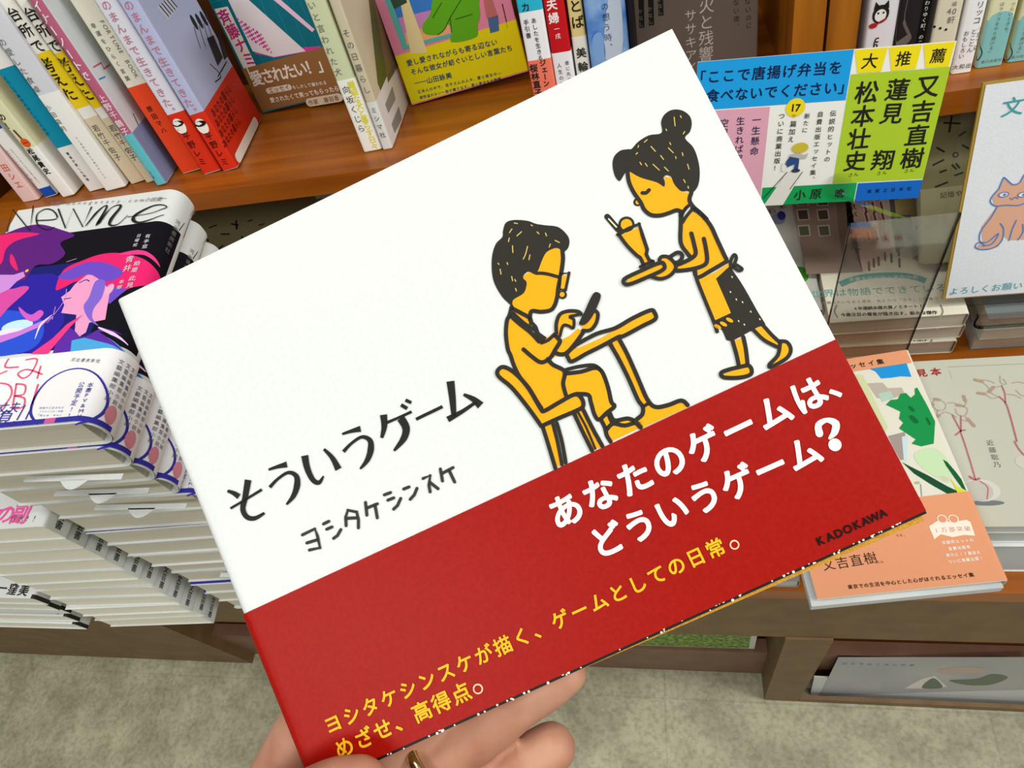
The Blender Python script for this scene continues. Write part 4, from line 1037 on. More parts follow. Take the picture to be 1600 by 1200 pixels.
for s_, a_, b_ in (('伝説的ヒットの', (1040, 392), (1232, 375)), ('自費出版本', (1085, 435), (1210, 422)), ('新たに17篇加え', (1070, 480), (1280, 460)), ('ついに商業出版!', (1085, 525), (1300, 500))):
    q = Z([a_, b_]); mb.text(B.map, s_, q[0], q[1], CR, h, .9, .03)
mb.build('obi_band', root)

# ------------------------------------------------------------------ blue and green recommendation card in a clear stand
def lean_frame(px_anchor, y, lean, yaw=0.0):
    a, b = math.radians(lean), math.radians(yaw)
    U = np.array([math.cos(b), math.sin(b), 0]); bk = np.array([-math.sin(b), math.cos(b), 0])
    V = np.array([0, 0, 1]) * math.cos(a) + bk * math.sin(a)
    O = aty(px_anchor, y)
    return U, V, O
U, V, O0 = lean_frame((1440, 308), 0.50, 20, 2)
PF = Panel(O0, U, V)
U = unit(hit((1495, 64), PF.O, PF.N) - hit((1090, 97), PF.O, PF.N)); V = np.cross(PF.N, U); PF = Panel(O0, U, V)
tl = PF.px((1090, 97)); tr = PF.px((1495, 64)); br = PF.px((1437, 309))
PF.O = PF.map(tl[0], br[1]); 
CW = tr[0] - tl[0]; CH = tr[1] - br[1]
root = thing('recommendation_card', 'bright blue and lime green recommendation card with black names, above the town photograph book', 'sign card', PF.O, U, V)
mb = MB(); Wt = ink('#e9e8e2')
mb.box(PF.O - PF.N * .0009, PF.U * CW, PF.V * CH, PF.N * .0009, Wt)
Z = lambda pts: PF.pp(Q(1080, 60, 3.636, pts)); f = PF.map
def quad(pts, c, h): mb.poly(f, Z(pts), ink(c), h)
def clampx(u): return max(0.0002, min(CW - .0002, u))
us = Z([(903, 210)])[0]; ub = Z([(925, 62)])[0][0]
vbl = Z([(882, 350)])[0][1]; vgr = Z([(930, 820)])[0][1]
ul = Z([(447, 390)])[0][0]
mb.rect(f, 0, vbl, ub, CH, ink('#1c9ade'), .0002)
mb.rect(f, 0, 0, ul, vbl - .001, ink('#d9a0b2'), .0002)
ug = Z([(931, 880)])[0][0]
mb.rect(f, ul + .001, 0, ug, vgr, ink('#149a52'), .0002)
mb.rect(f, ug + .0008, 0, CW, vgr - .0006, ink('#1464c0'), .0002)
mb.rect(f, ub + .0008, vgr + .0004, CW, Z([(1100, 190)])[0][1], ink('#a8c62e'), .0002)
quad([(930, 66), (1117, 50), (1078, 188), (945, 198)], '#ecd81a', .0003); quad([(1124, 50), (1310, 36), (1275, 170), (1136, 184)], '#ecd81a', .0003); quad([(1320, 34), (1500, 18), (1462, 160), (1330, 168)], '#ecd81a', .0003)
NV = ink('#12204a'); h = .0004
def tx(s_, a_, b_, m=NV, sz=.9, bo=.02, ve=False):
    q = Z([a_, b_]); mb.text(f, s_, q[0], q[1], m, h, sz, bo, ve)
tx('「ここで唐揚げ弁当を', (45, 222), (820, 165), NV, .92, .02); tx('食べないでください」', (122, 325), (878, 275), NV, .95, .02)
tx('大', (1015, 128), (1030, 127), DK, 6.3, .015); tx('推', (1206, 114), (1221, 113), DK, 6.0, .015); tx('薦', (1403, 98), (1418, 97), DK, 6.0, .015)
tx('又吉直樹', (1342, 272), (1255, 680), DK, .95, .02, True); tx('蓮見', (1172, 290), (1140, 425), DK, .95, .02, True); tx('翔', (1090, 690), (1083, 720), DK, 4.0, .02, True); tx('松本壮史', (998, 305), (932, 695), DK, .98, .02, True)
for a_ in ((1222, 752), (1066, 765), (905, 775)): tx('さん', a_, (a_[0] + 32, a_[1] - 4), DK, .85, .0)
tx('一生懸命', (372, 462), (358, 640), NV, .85, .01, True); tx('生きれば空回り', (280, 468), (262, 780), NV, .92, .01, True); tx('空回りする私', (188, 480), (160, 745), NV, .92, .01, True)
tx('伝説的ヒットの', (806, 425), (772, 685), DK, .8, .01, True); tx('自費出版エッセイ集、', (733, 430), (686, 800), DK, .8, .01, True); tx('新たに', (658, 440), (645, 520), DK, .8, .01, True)
tx('篇加え', (580, 485), (566, 572), DK, .85, .01, True); tx('ついに商業出版！', (514, 440), (484, 735), DK, .85, .01, True)
mb.disc(f, Z([(592, 392)])[0], .0076, ink('#e8d21c'), .0005, 26); mb.poly(f, Z([(565, 430), (600, 432), (583, 452)]), ink('#e8d21c'), .0005)
for ch, x in (('1', 577), ('7', 606)):
    q = Z([(x, 391), (x + 48, 388)]); mb.text(f, ch, q[0], q[1], DK, .0006, 1.25, .03); 
tx('小原', (617, 888), (708, 882), DK, .75, .02); tx('晩', (843, 878), (900, 873), DK, 1.0, .02); tx('実業之日本社', (1012, 868), (1238, 852), ink('#0a2a66'), .55, .03)
mb.poly(f, Z([(545, 758), (632, 758), (520, 945), (410, 950)]), ink('#dedcd4'), .0005); mb.stroke(f, Z([(545, 758), (412, 905)]), .0006, DK, .0006); mb.stroke(f, Z([(632, 756), (560, 855)]), .0006, DK, .0006)
tx('これが噂の一冊', (562, 800), (470, 920), GREY, .5, 0, True)
mb.poly(f, Z([(555, 660), (600, 650), (640, 660), (665, 650), (650, 680), (600, 685), (560, 680)]), ink('#b8b4b0'), .0006); mb.disc(f, Z([(618, 620)])[0], .0068, ink('#c9b43a'), .0007, 16, .0045)
mb.poly(f, Z([(560, 670), (612, 680), (612, 700), (604, 748), (580, 745), (588, 712), (545, 730), (528, 712)]), ink('#2c4a7e'), .0008); mb.disc(f, Z([(527, 728)])[0], .002, ink('#e6e2dc'), .0008, 10, .0045); mb.disc(f, Z([(592, 750)])[0], .0038, ink('#3a4050'), .0008, 10, .0018)
mb.build('printed_card', root)
ya = 0.441
xa = aty((1300, 480), ya)[0]; xb = aty((1440, 490), ya)[0]; zt = aty((1345, 350), ya)[2]
root = thing('acrylic_sign_stand', 'clear acrylic stand with a round clip, holding up the recommendation card', 'sign stand', (xa, ya, TT))
mb = MB(); mb.bbox(xa, xb, ya, ya + .0022, TT, zt, CLEAR); mb.build('pane', root)
mb = MB()
for x in (xa, xb): mb.bbox(x - .0004, x + .0004, ya - .0002, ya + .0024, TT, zt, CLEARE)
mb.build('pane_edge', root)
dc = PF.px((1310, 287)); c3 = PF.map(dc[0], dc[1], .0016)
def disc3(mb, c, N, U, r, t, m, n=28):
    Vv = np.cross(N, U); mb.prism([c + U * r * math.cos(2 * math.pi * i / n) + Vv * r * math.sin(2 * math.pi * i / n) for i in range(n)], N * t, m)
mb = MB(); disc3(mb, c3, PF.N, PF.U, .0105, .0016, CLEAR); 
top = np.array([(xa + xb) / 2, ya + .0011, zt]); cb = PF.map(dc[0], .006, -.0026); mb.prism([cb - PF.U * .004, cb + PF.U * .004, top + PF.U * .004, top - PF.U * .004], PF.N * .0010, CLEAR); mb.build('round_clip', root)

# ------------------------------------------------------------------ cat card on its clear easel
U, V, O0 = lean_frame((1473, 468), 0.46, 21, 0)
PF = Panel(O0, U, V); KH = PF.px((1535, 130))[1]; KW = .128; f = PF.map
root = thing('drawing_card', 'gold edged white card with an orange cat drawn in blue outline, on a clear easel', 'drawing card', PF.O, U, V)
mb = MB(); mb.box(PF.O - PF.N * .0026, PF.U * KW, PF.V * KH, PF.N * .0025, ink('#a88a3c', .35)); mb.build('gold_edge', root, 'gold edge of the card')
mb = MB(); mb.box(PF.O + PF.U * .0022 + PF.V * .0012, PF.U * (KW - .0044), PF.V * (KH - .003), PF.N * .0004, two_tone('card_paper', '#d6dae0', '#e2e6ea', 500, .7, (1, 4, 4), 3, .2))
OR = ink('#d8a68c'); BO = ink('#4b7fc0'); TL_ = ink('#3f9aa0'); Z = lambda pts: PF.pp(Q(1200, 250, 4, pts))
mb.poly(f, Z([(1400, 240), (1440, 180), (1470, 110), (1530, 150), (1570, 140), (1620, 80), (1680, 180), (1700, 240), (1640, 280), (1690, 400), (1700, 500), (1600, 495), (1500, 500), (1470, 470), (1440, 540), (1380, 560), (1300, 545), (1340, 500), (1330, 420), (1420, 300)]), OR, .0006)
for p_ in ([(1440, 180), (1465, 120), (1475, 108), (1500, 130), (1530, 152), (1570, 140), (1600, 90), (1625, 85)], [(1440, 180), (1400, 225), (1388, 260), (1420, 285), (1490, 280), (1560, 282), (1620, 260)], [(1430, 290), (1390, 360), (1330, 440), (1320, 500), (1350, 530)], [(1450, 395), (1470, 430), (1460, 500), (1410, 545), (1340, 558), (1295, 545), (1310, 515), (1370, 510), (1440, 455), (1400, 520), (1340, 535)], [(1550, 375), (1525, 430), (1505, 500)], [(1590, 400), (1590, 450), (1560, 497)], [(1605, 400), (1640, 450), (1650, 500)]):
    mb.stroke(f, Z(p_), .0011, BO, .0008)
for x in (1470, 1590):
    mb.disc(f, Z([(x, 214)])[0], .0042, BO, .0009, 18, .0026); mb.disc(f, Z([(x, 214)])[0], .0032, ink('#e4dcd6'), .001, 16, .0018); mb.disc(f, Z([(x + 6, 214)])[0], .0012, BO, .0011, 10)
mb.stroke(f, Z([(1510, 235), (1525, 245), (1540, 230), (1560, 238)]), .0008, BO, .0009)
q = Z([(1160, 818), (1560, 782)]); mb.text(f, 'よろしくお願い', q[0], q[1], TL_, .0008, .95, .0)
q = PF.pp([(1582, 166), (1618, 160)]); mb.text(f, '文学', q[0], q[1], TL_, .0008, 1.0, .01)
mb.build('card_face', root)
root = thing('acrylic_easel', 'clear acrylic easel with a curved lip under the cat card', 'easel', (.26, .445, .621))
x0, x1 = .2665, .40; yl = .4385; zl = .6215
mb = MB(); mb.bbox(x0 + .004, x1, yl, .50, zl, zl + .002, CLEAR); mb.build('base_plate', root)
mb = MB()
arcp = [(x0 + .010 - .010 * math.cos(t), zl + .010 - .010 * math.sin(t)) for t in np.linspace(0, math.pi / 2, 7)]
out = [(x0, zl + .020)] + arcp + [(x1, zl), (x1, zl + .020)]
mb.prism([(x, yl, z) for x, z in out], (0, -.002, 0), CLEAR); mb.build('front_lip', root)
mb = MB()
for (xa_, za_), (xb_, zb_) in zip(out[:-2], out[1:-1]):
    d = unit((xb_ - xa_, 0, zb_ - za_)); n_ = np.array([-d[2], 0, d[0]])
    mb.box(np.array([xa_, yl - .0024, za_]) - n_ * .0009, np.array([xb_ - xa_, 0, zb_ - za_]), n_ * .0018, (0, .0028, 0), CLEARE)
mb.build('lip_edge', root)
mb = MB(); pl = PF.px((1480, 143)); o_ = PF.map(-.010, .0, -.006); 
mb.box(PF.map(-.010, -.012, -.0062), PF.U * (KW + .004), PF.V * (KH + .012), PF.N * .002, CLEAR)
mb.build('back_plate', root)

# ------------------------------------------------------------------ things on the lower level
yb = .2475
def _f(B, mb):
    mb.rect(B.map, 0, 0, B.w - .004, B.l, two_tone('green_leaf_print', '#4f7a22', '#a2b85e', 120, .5, (1, 1, 1), 6), .0002) if False else None
gp = two_tone('green_leaf_print', '#44701c', '#9cb452', 150, .5, (1, 1, 1), 6, lo=.42, hi=.62)
x1_ = aty((1180, 1008), yb)[0]; zg = aty((1100, 1019), yb)[2]
root = thing('green_booklet', 'green leafy booklet with a white border standing under the table apron', 'booklet', (x1_ - .21, yb, zg))
mb = MB(); mb.bbox(x1_ - .21, x1_, yb, yb + .004, .1425, .34, ink('#dcdcd2')); mb.bbox(x1_ - .205, x1_ - .008, yb - .0004, yb, .1465, .335, gp); mb.build('cover', root)
Pb = aty((1265, 1090), .2125); Pt = hit((1300, 1024), (0, .238, 0), (0, 1, 0))
U = np.array([1.0, 0, 0]); V = unit((0, .032, Pt[2] - Pb[2]))
PF = Panel(Pb, U, V); Hm = .078; f = PF.map
root = thing('grey_magazine', 'grey landscape magazine leaning low under the table at the right', 'magazine', PF.O, U, V)
mb = MB(); n = 14
def bow(u): return .0045 * math.sin(math.pi * min(1, max(0, u / .30)))
vs = []; fs = []
for i in range(n + 1):
    u = .30 * i / n; b_ = bow(u)
    for v, hh in ((b_, 0), (Hm, 0), (b_, -.003), (Hm, -.003)): vs.append(PF.map(u, v, hh))
for i in range(n):
    a_, b_ = 4 * i, 4 * i + 4
    fs += [(a_, b_, b_ + 1, a_ + 1), (a_ + 2, a_ + 3, b_ + 3, b_ + 2), (a_, a_ + 2, b_ + 2, b_), (a_ + 1, b_ + 1, b_ + 3, a_ + 3)]
fs += [(0, 1, 3, 2), (4 * n, 4 * n + 2, 4 * n + 3, 4 * n + 1)]
mb.add(vs, fs, ink('#c9cbc8'))
Z = lambda pts: PF.pp(Q(1200, 800, 4, pts))
mb.poly(f, Z([(440, 905), (1600, 905), (1600, 1110), (1000, 1125), (320, 1150)]), two_tone('magazine_photo', '#a3a5a6', '#b2b0ab', 14, .5), .0004)
mb.poly(f, Z([(850, 1100), (960, 1040), (1040, 1020), (1120, 1090), (1020, 1100)]), ink('#d8d0c6'), .0006); mb.poly(f, Z([(960, 1095), (1030, 1035), (1090, 1085), (1060, 1100)]), ink('#6e7868'), .0007, True)
mb.poly(f, Z([(1130, 1050), (1300, 1040), (1400, 1010), (1500, 1030), (1400, 1075), (1250, 1080)]), ink('#707a66'), .0006, True); mb.poly(f, Z([(1060, 985), (1200, 965), (1360, 975), (1340, 1000), (1120, 1010)]), ink('#bba69a'), .0006, True)
q = Z([(480, 945), (900, 955)]); mb.text(f, 'ひとりのくらしの本', q[0], q[1], ink('#6a6e70'), .0006, .7, 0)
mb.build('cover', root)

# ================================================================== HELD PICTURE BOOK
px4 = np.array([(180, 470), (1050, 45), (1448, 802), (487, 1235)], float) - np.array([800, 600])
AA = []; bb = []
for (u, v), (x, y) in zip([(0, 0), (1, 0), (1, 1), (0, 1)], px4):
    AA += [[u, v, 1, 0, 0, 0, -u * x, -v * x], [0, 0, 0, u, v, 1, -u * y, -v * y]]; bb += [x, y]
hm = np.append(np.linalg.solve(np.array(AA), np.array(bb)), 1).reshape(3, 3)
m_ = np.linalg.inv(np.diag([FPX, FPX, 1.0])) @ hm
k_ = 0.182 / np.linalg.norm(m_[:, 0]); m_ = m_ * k_
toW = lambda c: RT @ np.array([c[0], -c[1], -c[2]])
U = toW(m_[:, 0]); D = toW(m_[:, 1]); TLp = CAMP + toW(m_[:, 2])
bw = .182; bl_ = np.linalg.norm(D)
print('held book', bw, bl_, 'angle', math.degrees(math.acos(np.dot(U, D) / np.linalg.norm(U) / bl_)))
U = unit(U); Vv = -D; Vv = unit(Vv - U * np.dot(U, Vv))
Ob = TLp - Vv * bl_
HB = Book(Ob, U, Vv, bw, bl_, .0085, .0022, 'L')
HB.s0  # front plane carries the prints
root = HB.thing('picture_book', 'white picture book with a red band held up by a hand in the foreground', 'book')
mb = MB(); mb.prism([HB.O + HB.U * a_ + HB.V * b_ - HB.N * .0006 for a_, b_ in ((.002, .0008), (bw - .0012, -.0016), (bw - .0016, bl_ - .002), (.002, bl_ - .002))], -HB.N * .0073, OCHRE); mb.build('page_block', root, 'ochre page block')
mb = MB(); HB.sheet(mb, 0, bl_, WHITE)
f = HB.map; INK = ink('#26241d', .5); YEL = ink('#f0a208', .5); P = HB.pp
HB.sheet(mb, 0, .0011, ink('#1e1a18'), .00006, .00005)
for k in range(60):
    u = random.uniform(.02, bw - .005); mb.disc(f, (u, random.uniform(.0001, .0009)), random.uniform(.0002, .00045), ink('#efe6da'), .00012, 6)
px1 = 1 / 5250.0
def L(pts, w=6.2, closed=False, h=.0003, smooth=True, m=INK): mb.stroke(f, P(pts), w * px1, m, h, closed, smooth)
def F(pts, m=YEL, h=.0001, smooth=False): mb.poly(f, P(pts), m, h, smooth)
a1 = lambda pts: Q(740, 320, 5.3333, pts); a2 = lambda pts: Q(760, 520, 5, pts); a3 = lambda pts: Q(930, 160, 6.6667, pts); a4 = lambda pts: Q(930, 320, 6.6667, pts); a5 = lambda pts: Q(1050, 400, 6, pts)
# seated man with a phone at a small table
body = a1([(320, 870), (300, 925), (275, 970), (270, 1080), (285, 1200)]) + a2([(185, 180), (215, 260), (265, 350), (330, 430), (400, 545), (425, 600), (450, 610), (540, 545), (625, 495), (605, 420), (600, 300), (520, 255), (470, 215), (510, 190), (600, 180), (640, 140), (740, 20)]) + a1([(900, 1050), (870, 1030), (800, 1090), (720, 1130), (690, 1060), (650, 1075), (600, 1120), (560, 1155), (490, 1070), (480, 980), (470, 940)])
F(body)
F(a1([(700, 365), (725, 380), (742, 420), (735, 500), (725, 560), (712, 650), (698, 720), (690, 790), (670, 850), (640, 880), (560, 895), (490, 885), (470, 905), (465, 945), (320, 870), (325, 790), (400, 600), (500, 540), (605, 395), (660, 365)]), YEL, .00015)
F(a1([(270, 150), (340, 128), (450, 135), (520, 160), (600, 172), (700, 185), (765, 235), (797, 290), (790, 355), (755, 395), (735, 405), (722, 378), (700, 362), (660, 368), (605, 400), (570, 465), (540, 545), (510, 578), (490, 572), (455, 558), (420, 585), (415, 615), (440, 640), (440, 680), (415, 740), (330, 795), (325, 850), (300, 830), (240, 770), (190, 690), (160, 610), (150, 500), (160, 400), (190, 320), (240, 270), (245, 220)]), INK, .0002, True)
for q in ([(450, 350), (435, 410), (415, 455)], [(325, 345), (328, 400)], [(298, 280), (292, 310)], [(320, 205), (300, 235)], [(400, 228), (362, 262)], [(530, 230), (545, 245)], [(222, 540), (230, 580)], [(600, 240), (608, 262)], [(640, 330), (630, 355)], [(318, 600), (326, 635)], [(350, 700), (358, 720)], [(280, 485), (286, 500)], [(470, 420), (462, 460)], [(345, 625), (352, 640)], [(680, 300), (715, 318)], [(205, 490), (212, 500)], [(340, 155), (365, 160)], [(480, 172), (490, 178)]):
    L(a1(q), 1.7, False, .0004, True, ink('#c2a85a'))
L(a1([(740, 385), (745, 450), (735, 540), (722, 610), (705, 700), (697, 770), (675, 840), (640, 880), (560, 893), (490, 885), (472, 915), (470, 960)]))
L(a1([(520, 572), (600, 575), (715, 605)]), 5); L(a1([(728, 575), (795, 570), (765, 712), (718, 708)]), 5, True, .0003, False); F(a1([(738, 590), (780, 588), (756, 700), (726, 698)]), YEL, .00035)
mb.disc(f, P(a1([(742, 752)]))[0], 34 / 5.33 * px1, INK, .0003, 18); mb.disc(f, P(a1([(738, 750)]))[0], 20 / 5.33 * px1, YEL, .0004, 16)
L(a1([(318, 862), (400, 905), (468, 945), (480, 990)])); L(a1([(308, 925), (380, 990), (475, 1065), (545, 1140)])); L(a1([(330, 905), (420, 985), (500, 1040)]), 5)
F(a1([(488, 965), (530, 1010), (550, 1065), (612, 1108), (565, 1160), (540, 1140), (520, 1090), (490, 1040)]), INK, .0003)
L(a1([(318, 850), (300, 920), (278, 970), (270, 1080), (285, 1200)]) + a2([(190, 180), (215, 255), (260, 345), (330, 430), (400, 545), (430, 590)]))
L(a2([(290, 130), (360, 190), (430, 232), (500, 195), (540, 130), (575, 70), (560, 45), (530, 15)])); L(a2([(430, 80), (480, 60), (520, 25), (550, 5)]), 5)
L(a2([(545, 160), (585, 170), (630, 155), (690, 90), (755, 0)])); L(a2([(480, 205), (520, 250), (600, 290), (612, 330), (600, 400), (622, 490)]))
# hands and phone
F(a1([(695, 1080), (690, 1000), (720, 920), (790, 890), (870, 890), (890, 920), (830, 940), (840, 1000), (790, 1030), (750, 1010), (740, 1060), (720, 1100)]), YEL, .00032)
F(a1([(900, 1010), (960, 960), (1000, 890), (1030, 900), (1020, 980), (980, 1040), (910, 1050)]), YEL, .00032)
L(a1([(690, 1075), (690, 990), (720, 915), (790, 888), (870, 892), (895, 915)]), 5.5, False, .0005); L(a1([(720, 1095), (745, 1010), (790, 1010), (830, 1030), (835, 960), (800, 935), (870, 920)]), 4.5, False, .0005); L(a1([(1005, 880), (1035, 910), (1022, 985), (975, 1045), (910, 1050)]), 5.5, False, .0005)
F(a1([(1005, 735), (1040, 735), (1060, 765), (1030, 850), (985, 940), (930, 1000), (880, 1000), (890, 960), (930, 880), (970, 790)]), INK, .0006, True)
# table
F(a1([(860, 1200), (1060, 1110), (1300, 980), (1470, 880), (1510, 900), (1515, 955), (1330, 1060), (1200, 1130)]) + a2([(980, 55), (820, 140), (670, 220), (640, 195), (635, 160), (700, 110)]), YEL, .00035)
L(a2([(700, 95), (860, 10)]) + a1([(1180, 1030), (1320, 950), (1470, 882), (1505, 900), (1512, 955), (1400, 1015), (1250, 1095)]) + a2([(1030, 35), (900, 105), (780, 165), (670, 225), (640, 200), (632, 160), (700, 95)]), 6.2, False, .0005)
F(a2([(980, 70), (1040, 50), (1100, 170), (1170, 330), (1260, 530), (1330, 580), (1430, 560), (1520, 530), (1570, 560), (1590, 575), (1210, 745), (1170, 690), (1215, 640), (1210, 570), (1130, 400), (1040, 200)]), YEL, .0003)
L(a2([(965, 90), (1030, 200), (1110, 360), (1180, 520), (1220, 580), (1215, 640), (1165, 690), (1205, 740)]), 6.2, False, .0005); L(a2([(1035, 50), (1100, 170), (1180, 350), (1255, 520), (1320, 580), (1420, 565), (1520, 530), (1570, 565)]), 6.2, False, .0005); L(a2([(1220, 580), (1270, 548)]), 5, False, .0005)
# legs, shoe
F(a2([(610, 330), (740, 300), (850, 280), (905, 320), (950, 430), (990, 570), (940, 620), (880, 675), (840, 600), (800, 480), (700, 480), (625, 490)]), YEL, .00025); L(a2([(615, 320), (740, 305), (850, 275), (905, 310), (950, 430), (975, 540), (1000, 575), (940, 625), (880, 678), (845, 640), (815, 540), (795, 485), (700, 478)])); L(a2([(620, 290), (720, 265), (840, 255), (900, 300)]), 5.5)
F(a2([(900, 680), (960, 640), (1000, 690), (1100, 680), (1180, 700), (1205, 740), (985, 845), (945, 800), (940, 750)]), YEL, .0002); L(a2([(895, 680), (925, 740), (940, 800), (970, 850)])); L(a2([(965, 630), (1000, 685), (1100, 670), (1160, 690)])); L(a2([(940, 755), (990, 710), (1080, 725), (1180, 700), (1205, 740)])); L(a2([(950, 645), (975, 700)]), 4)
# chair
F(a2([(90, 300), (120, 270), (180, 285), (260, 350), (340, 450), (420, 590), (450, 610), (560, 550), (690, 480), (740, 510), (755, 570), (720, 600), (430, 725), (330, 590), (200, 430), (100, 340)]), YEL, .0003)
L(a2([(430, 730), (330, 590), (200, 430), (100, 345), (88, 300), (125, 268), (185, 288), (262, 352), (340, 450), (425, 595), (455, 610), (560, 550), (690, 482), (745, 515), (755, 575), (700, 610), (560, 670), (430, 730)]), 6.2, False, .0005)
F(a2([(450, 730), (520, 715), (560, 860), (600, 1020), (540, 1050), (490, 880)]), YEL, .0003); L(a2([(440, 735), (480, 860), (540, 1060)]), 6, False, .0005); L(a2([(520, 715), (555, 850), (590, 1030)]), 5, False, .0005); L(a2([(550, 705), (590, 850), (620, 1015)]), 5.5, False, .0005)
F(a2([(700, 620), (755, 600), (830, 760), (905, 885), (830, 920), (760, 760)]), YEL, .0003); L(a2([(685, 630), (750, 770), (825, 920)]), 6, False, .0005); L(a2([(715, 620), (780, 740), (850, 905)]), 3.5, False, .0005); L(a2([(755, 600), (830, 750), (905, 885)]), 6, False, .0005)
# waitress
F(a3([(340, 720), (500, 780), (640, 820), (715, 880), (720, 770), (800, 790), (900, 930), (985, 940), (970, 1020), (1000, 1080), (900, 1140), (845, 1120), (740, 1160), (620, 1180), (530, 1150), (490, 1060), (430, 990), (370, 880)]), YEL, .00015)
F(a3([(690, 320), (685, 210), (720, 130), (800, 80), (900, 85), (980, 140), (1005, 220), (985, 310), (935, 375), (1020, 470), (1070, 600), (1088, 740), (1070, 870), (1010, 945), (960, 925), (890, 925), (820, 850), (790, 780), (740, 760), (710, 790), (725, 830), (715, 880), (640, 835), (500, 795), (420, 760), (345, 715), (315, 730), (280, 790), (250, 822), (205, 770), (180, 660), (195, 570), (260, 505), (340, 490), (380, 485), (450, 410), (560, 345)]), INK, .0002, True)
for q in ([(820, 160), (830, 250)], [(885, 145), (895, 165)], [(735, 285), (742, 300)], [(930, 310), (915, 335)], [(580, 465), (625, 515)], [(760, 480), (810, 530)], [(680, 560), (710, 600)], [(600, 650), (665, 710)], [(720, 680), (760, 720)], [(905, 530), (912, 560)], [(960, 650), (975, 700)], [(465, 630), (480, 655)], [(520, 640), (540, 670)], [(775, 425), (785, 445)], [(920, 810), (935, 840)], [(450, 455), (445, 475)], [(540, 395), (510, 420)], [(440, 530), (425, 545)], [(835, 570), (840, 590)], [(965, 880), (968, 900)]):
    L(a3(q), 1.6, False, .0004, True, ink('#c2a85a'))
L(a3([(335, 720), (350, 830), (400, 940), (470, 1040), (510, 1120), (580, 1175), (680, 1180), (780, 1150), (850, 1125), (890, 1150), (895, 1200)])); L(a3([(490, 945), (530, 945), (560, 915)]), 5.5)
mb.disc(f, P(a3([(440, 1040)]))[0], 42 / 6.67 * px1, INK, .0001, 18); mb.disc(f, P(a3([(445, 1040)]))[0], 24 / 6.67 * px1, YEL, .00014, 16)
L(a3([(1000, 945), (980, 1020), (1020, 1090), (1100, 1160), (1160, 1220)])); L(a3([(975, 1075), (930, 1120), (900, 1180)]), 5)
F(a4([(1010, 70), (1100, 120), (1200, 230), (1270, 370), (1340, 520), (1380, 590), (1230, 680), (1080, 740), (1050, 670), (860, 690), (840, 640), (980, 560), (910, 430), (900, 200)]), YEL, .0001)
L(a4([(890, 70), (890, 200), (890, 400), (960, 510), (990, 545)])); L(a4([(1010, 40), (1100, 100), (1200, 220), (1270, 370), (1340, 520), (1365, 570)])); L(a4([(1000, 60), (950, 120), (905, 190)]), 5); L(a4([(960, 20), (920, 70)]), 5)
L(a4([(1000, 300), (1030, 420), (1045, 510), (1000, 560), (900, 610), (840, 630)])); L(a4([(1130, 355), (1155, 480), (1160, 600), (1090, 650), (960, 680), (850, 690)])); L(a4([(1030, 680), (1065, 760), (1200, 690), (1370, 590)])); 
F(a4([(600, 760), (700, 660), (690, 590), (660, 560), (720, 540), (800, 580), (835, 640), (800, 720), (700, 765)]), YEL, .0003); L(a4([(665, 580), (690, 545), (760, 550), (830, 620), (830, 680), (770, 745), (680, 775), (590, 755)]), 5.5, False, .0005); L(a4([(780, 545), (860, 500), (905, 535), (880, 590), (830, 610)]), 6, False, .0005)
F(a4([(330, 775), (520, 690), (680, 610), (710, 640), (700, 680), (520, 760), (340, 825)]), YEL, .0004); L(a4([(300, 780), (480, 690), (670, 610), (715, 630), (705, 680), (560, 750), (340, 835)]), 6, True, .0006)
F(a4([(260, 320), (460, 235), (530, 480), (520, 520), (570, 600), (500, 640), (470, 560), (420, 520)]), YEL, .0003); L(a4([(240, 310), (330, 430), (430, 530), (470, 560), (505, 640)]), 5.5, False, .0005); L(a4([(235, 315), (350, 250), (455, 205), (490, 320), (540, 470), (530, 520), (560, 580), (600, 595)]), 5.5, False, .0005, False); L(a4([(470, 650), (520, 625), (600, 595)]), 5, False, .0005)
mb.disc(f, P(a4([(325, 205)]))[0], 80 / 6.67 * px1, INK, .0002, 22); mb.disc(f, P(a4([(325, 208)]))[0], 56 / 6.67 * px1, YEL, .00025, 20); L(a4([(125, 125), (240, 260)]), 9, False, .0002); L(a4([(140, 150), (220, 235)]), 2, False, .0003, True, ink('#efe3b8'))
F(a5([(245, 225), (410, 215), (540, 80), (570, 140), (640, 240), (700, 340), (800, 520), (875, 640), (800, 670), (690, 730), (560, 800), (510, 790), (470, 700), (400, 620)]), INK, .0002)
F(a5([(245, 225), (320, 190), (410, 150), (530, 70), (540, 95), (410, 215), (470, 350), (550, 535), (400, 605), (320, 430)]), YEL, .0003); L(a5([(215, 140), (230, 220), (300, 400), (390, 620), (420, 710)]), 5.5, False, .0004)
for x, y in ((425, 665), (480, 640), (537, 603)): mb.disc(f, P(a5([(x, y)]))[0], 16 / 6 * px1, YEL, .0004, 12, 34 / 6 * px1, .6)
for x, y in ((560, 200), (658, 435), (735, 525), (622, 612), (675, 645), (820, 595), (545, 340), (600, 410)): mb.disc(f, P(a5([(x, y)]))[0], 1.0 * px1, ink('#cfc7a6'), .0004, 8, 1.7 * px1)
L(a5([(545, 90), (550, 40), (580, -10), (600, 20), (580, 80), (560, 110)]), 5, False, .0004); L(a5([(565, 100), (620, 140), (655, 125), (600, 85)]), 5, False, .0004)
F(a5([(585, 790), (655, 770), (685, 900), (690, 1020), (640, 1025), (610, 910)]), YEL, .0003); L(a5([(565, 800), (600, 920), (625, 1035)]), 6, False, .0004); L(a5([(665, 760), (690, 880), (705, 1020)]), 6, False, .0004)
F(a5([(480, 1110), (600, 1060), (715, 1040), (735, 1110), (600, 1135), (490, 1130)]), YEL, .0003); L(a5([(455, 1105), (500, 1075), (620, 1045), (720, 1030), (740, 1105), (640, 1140), (490, 1140)]), 6, True, .0004)
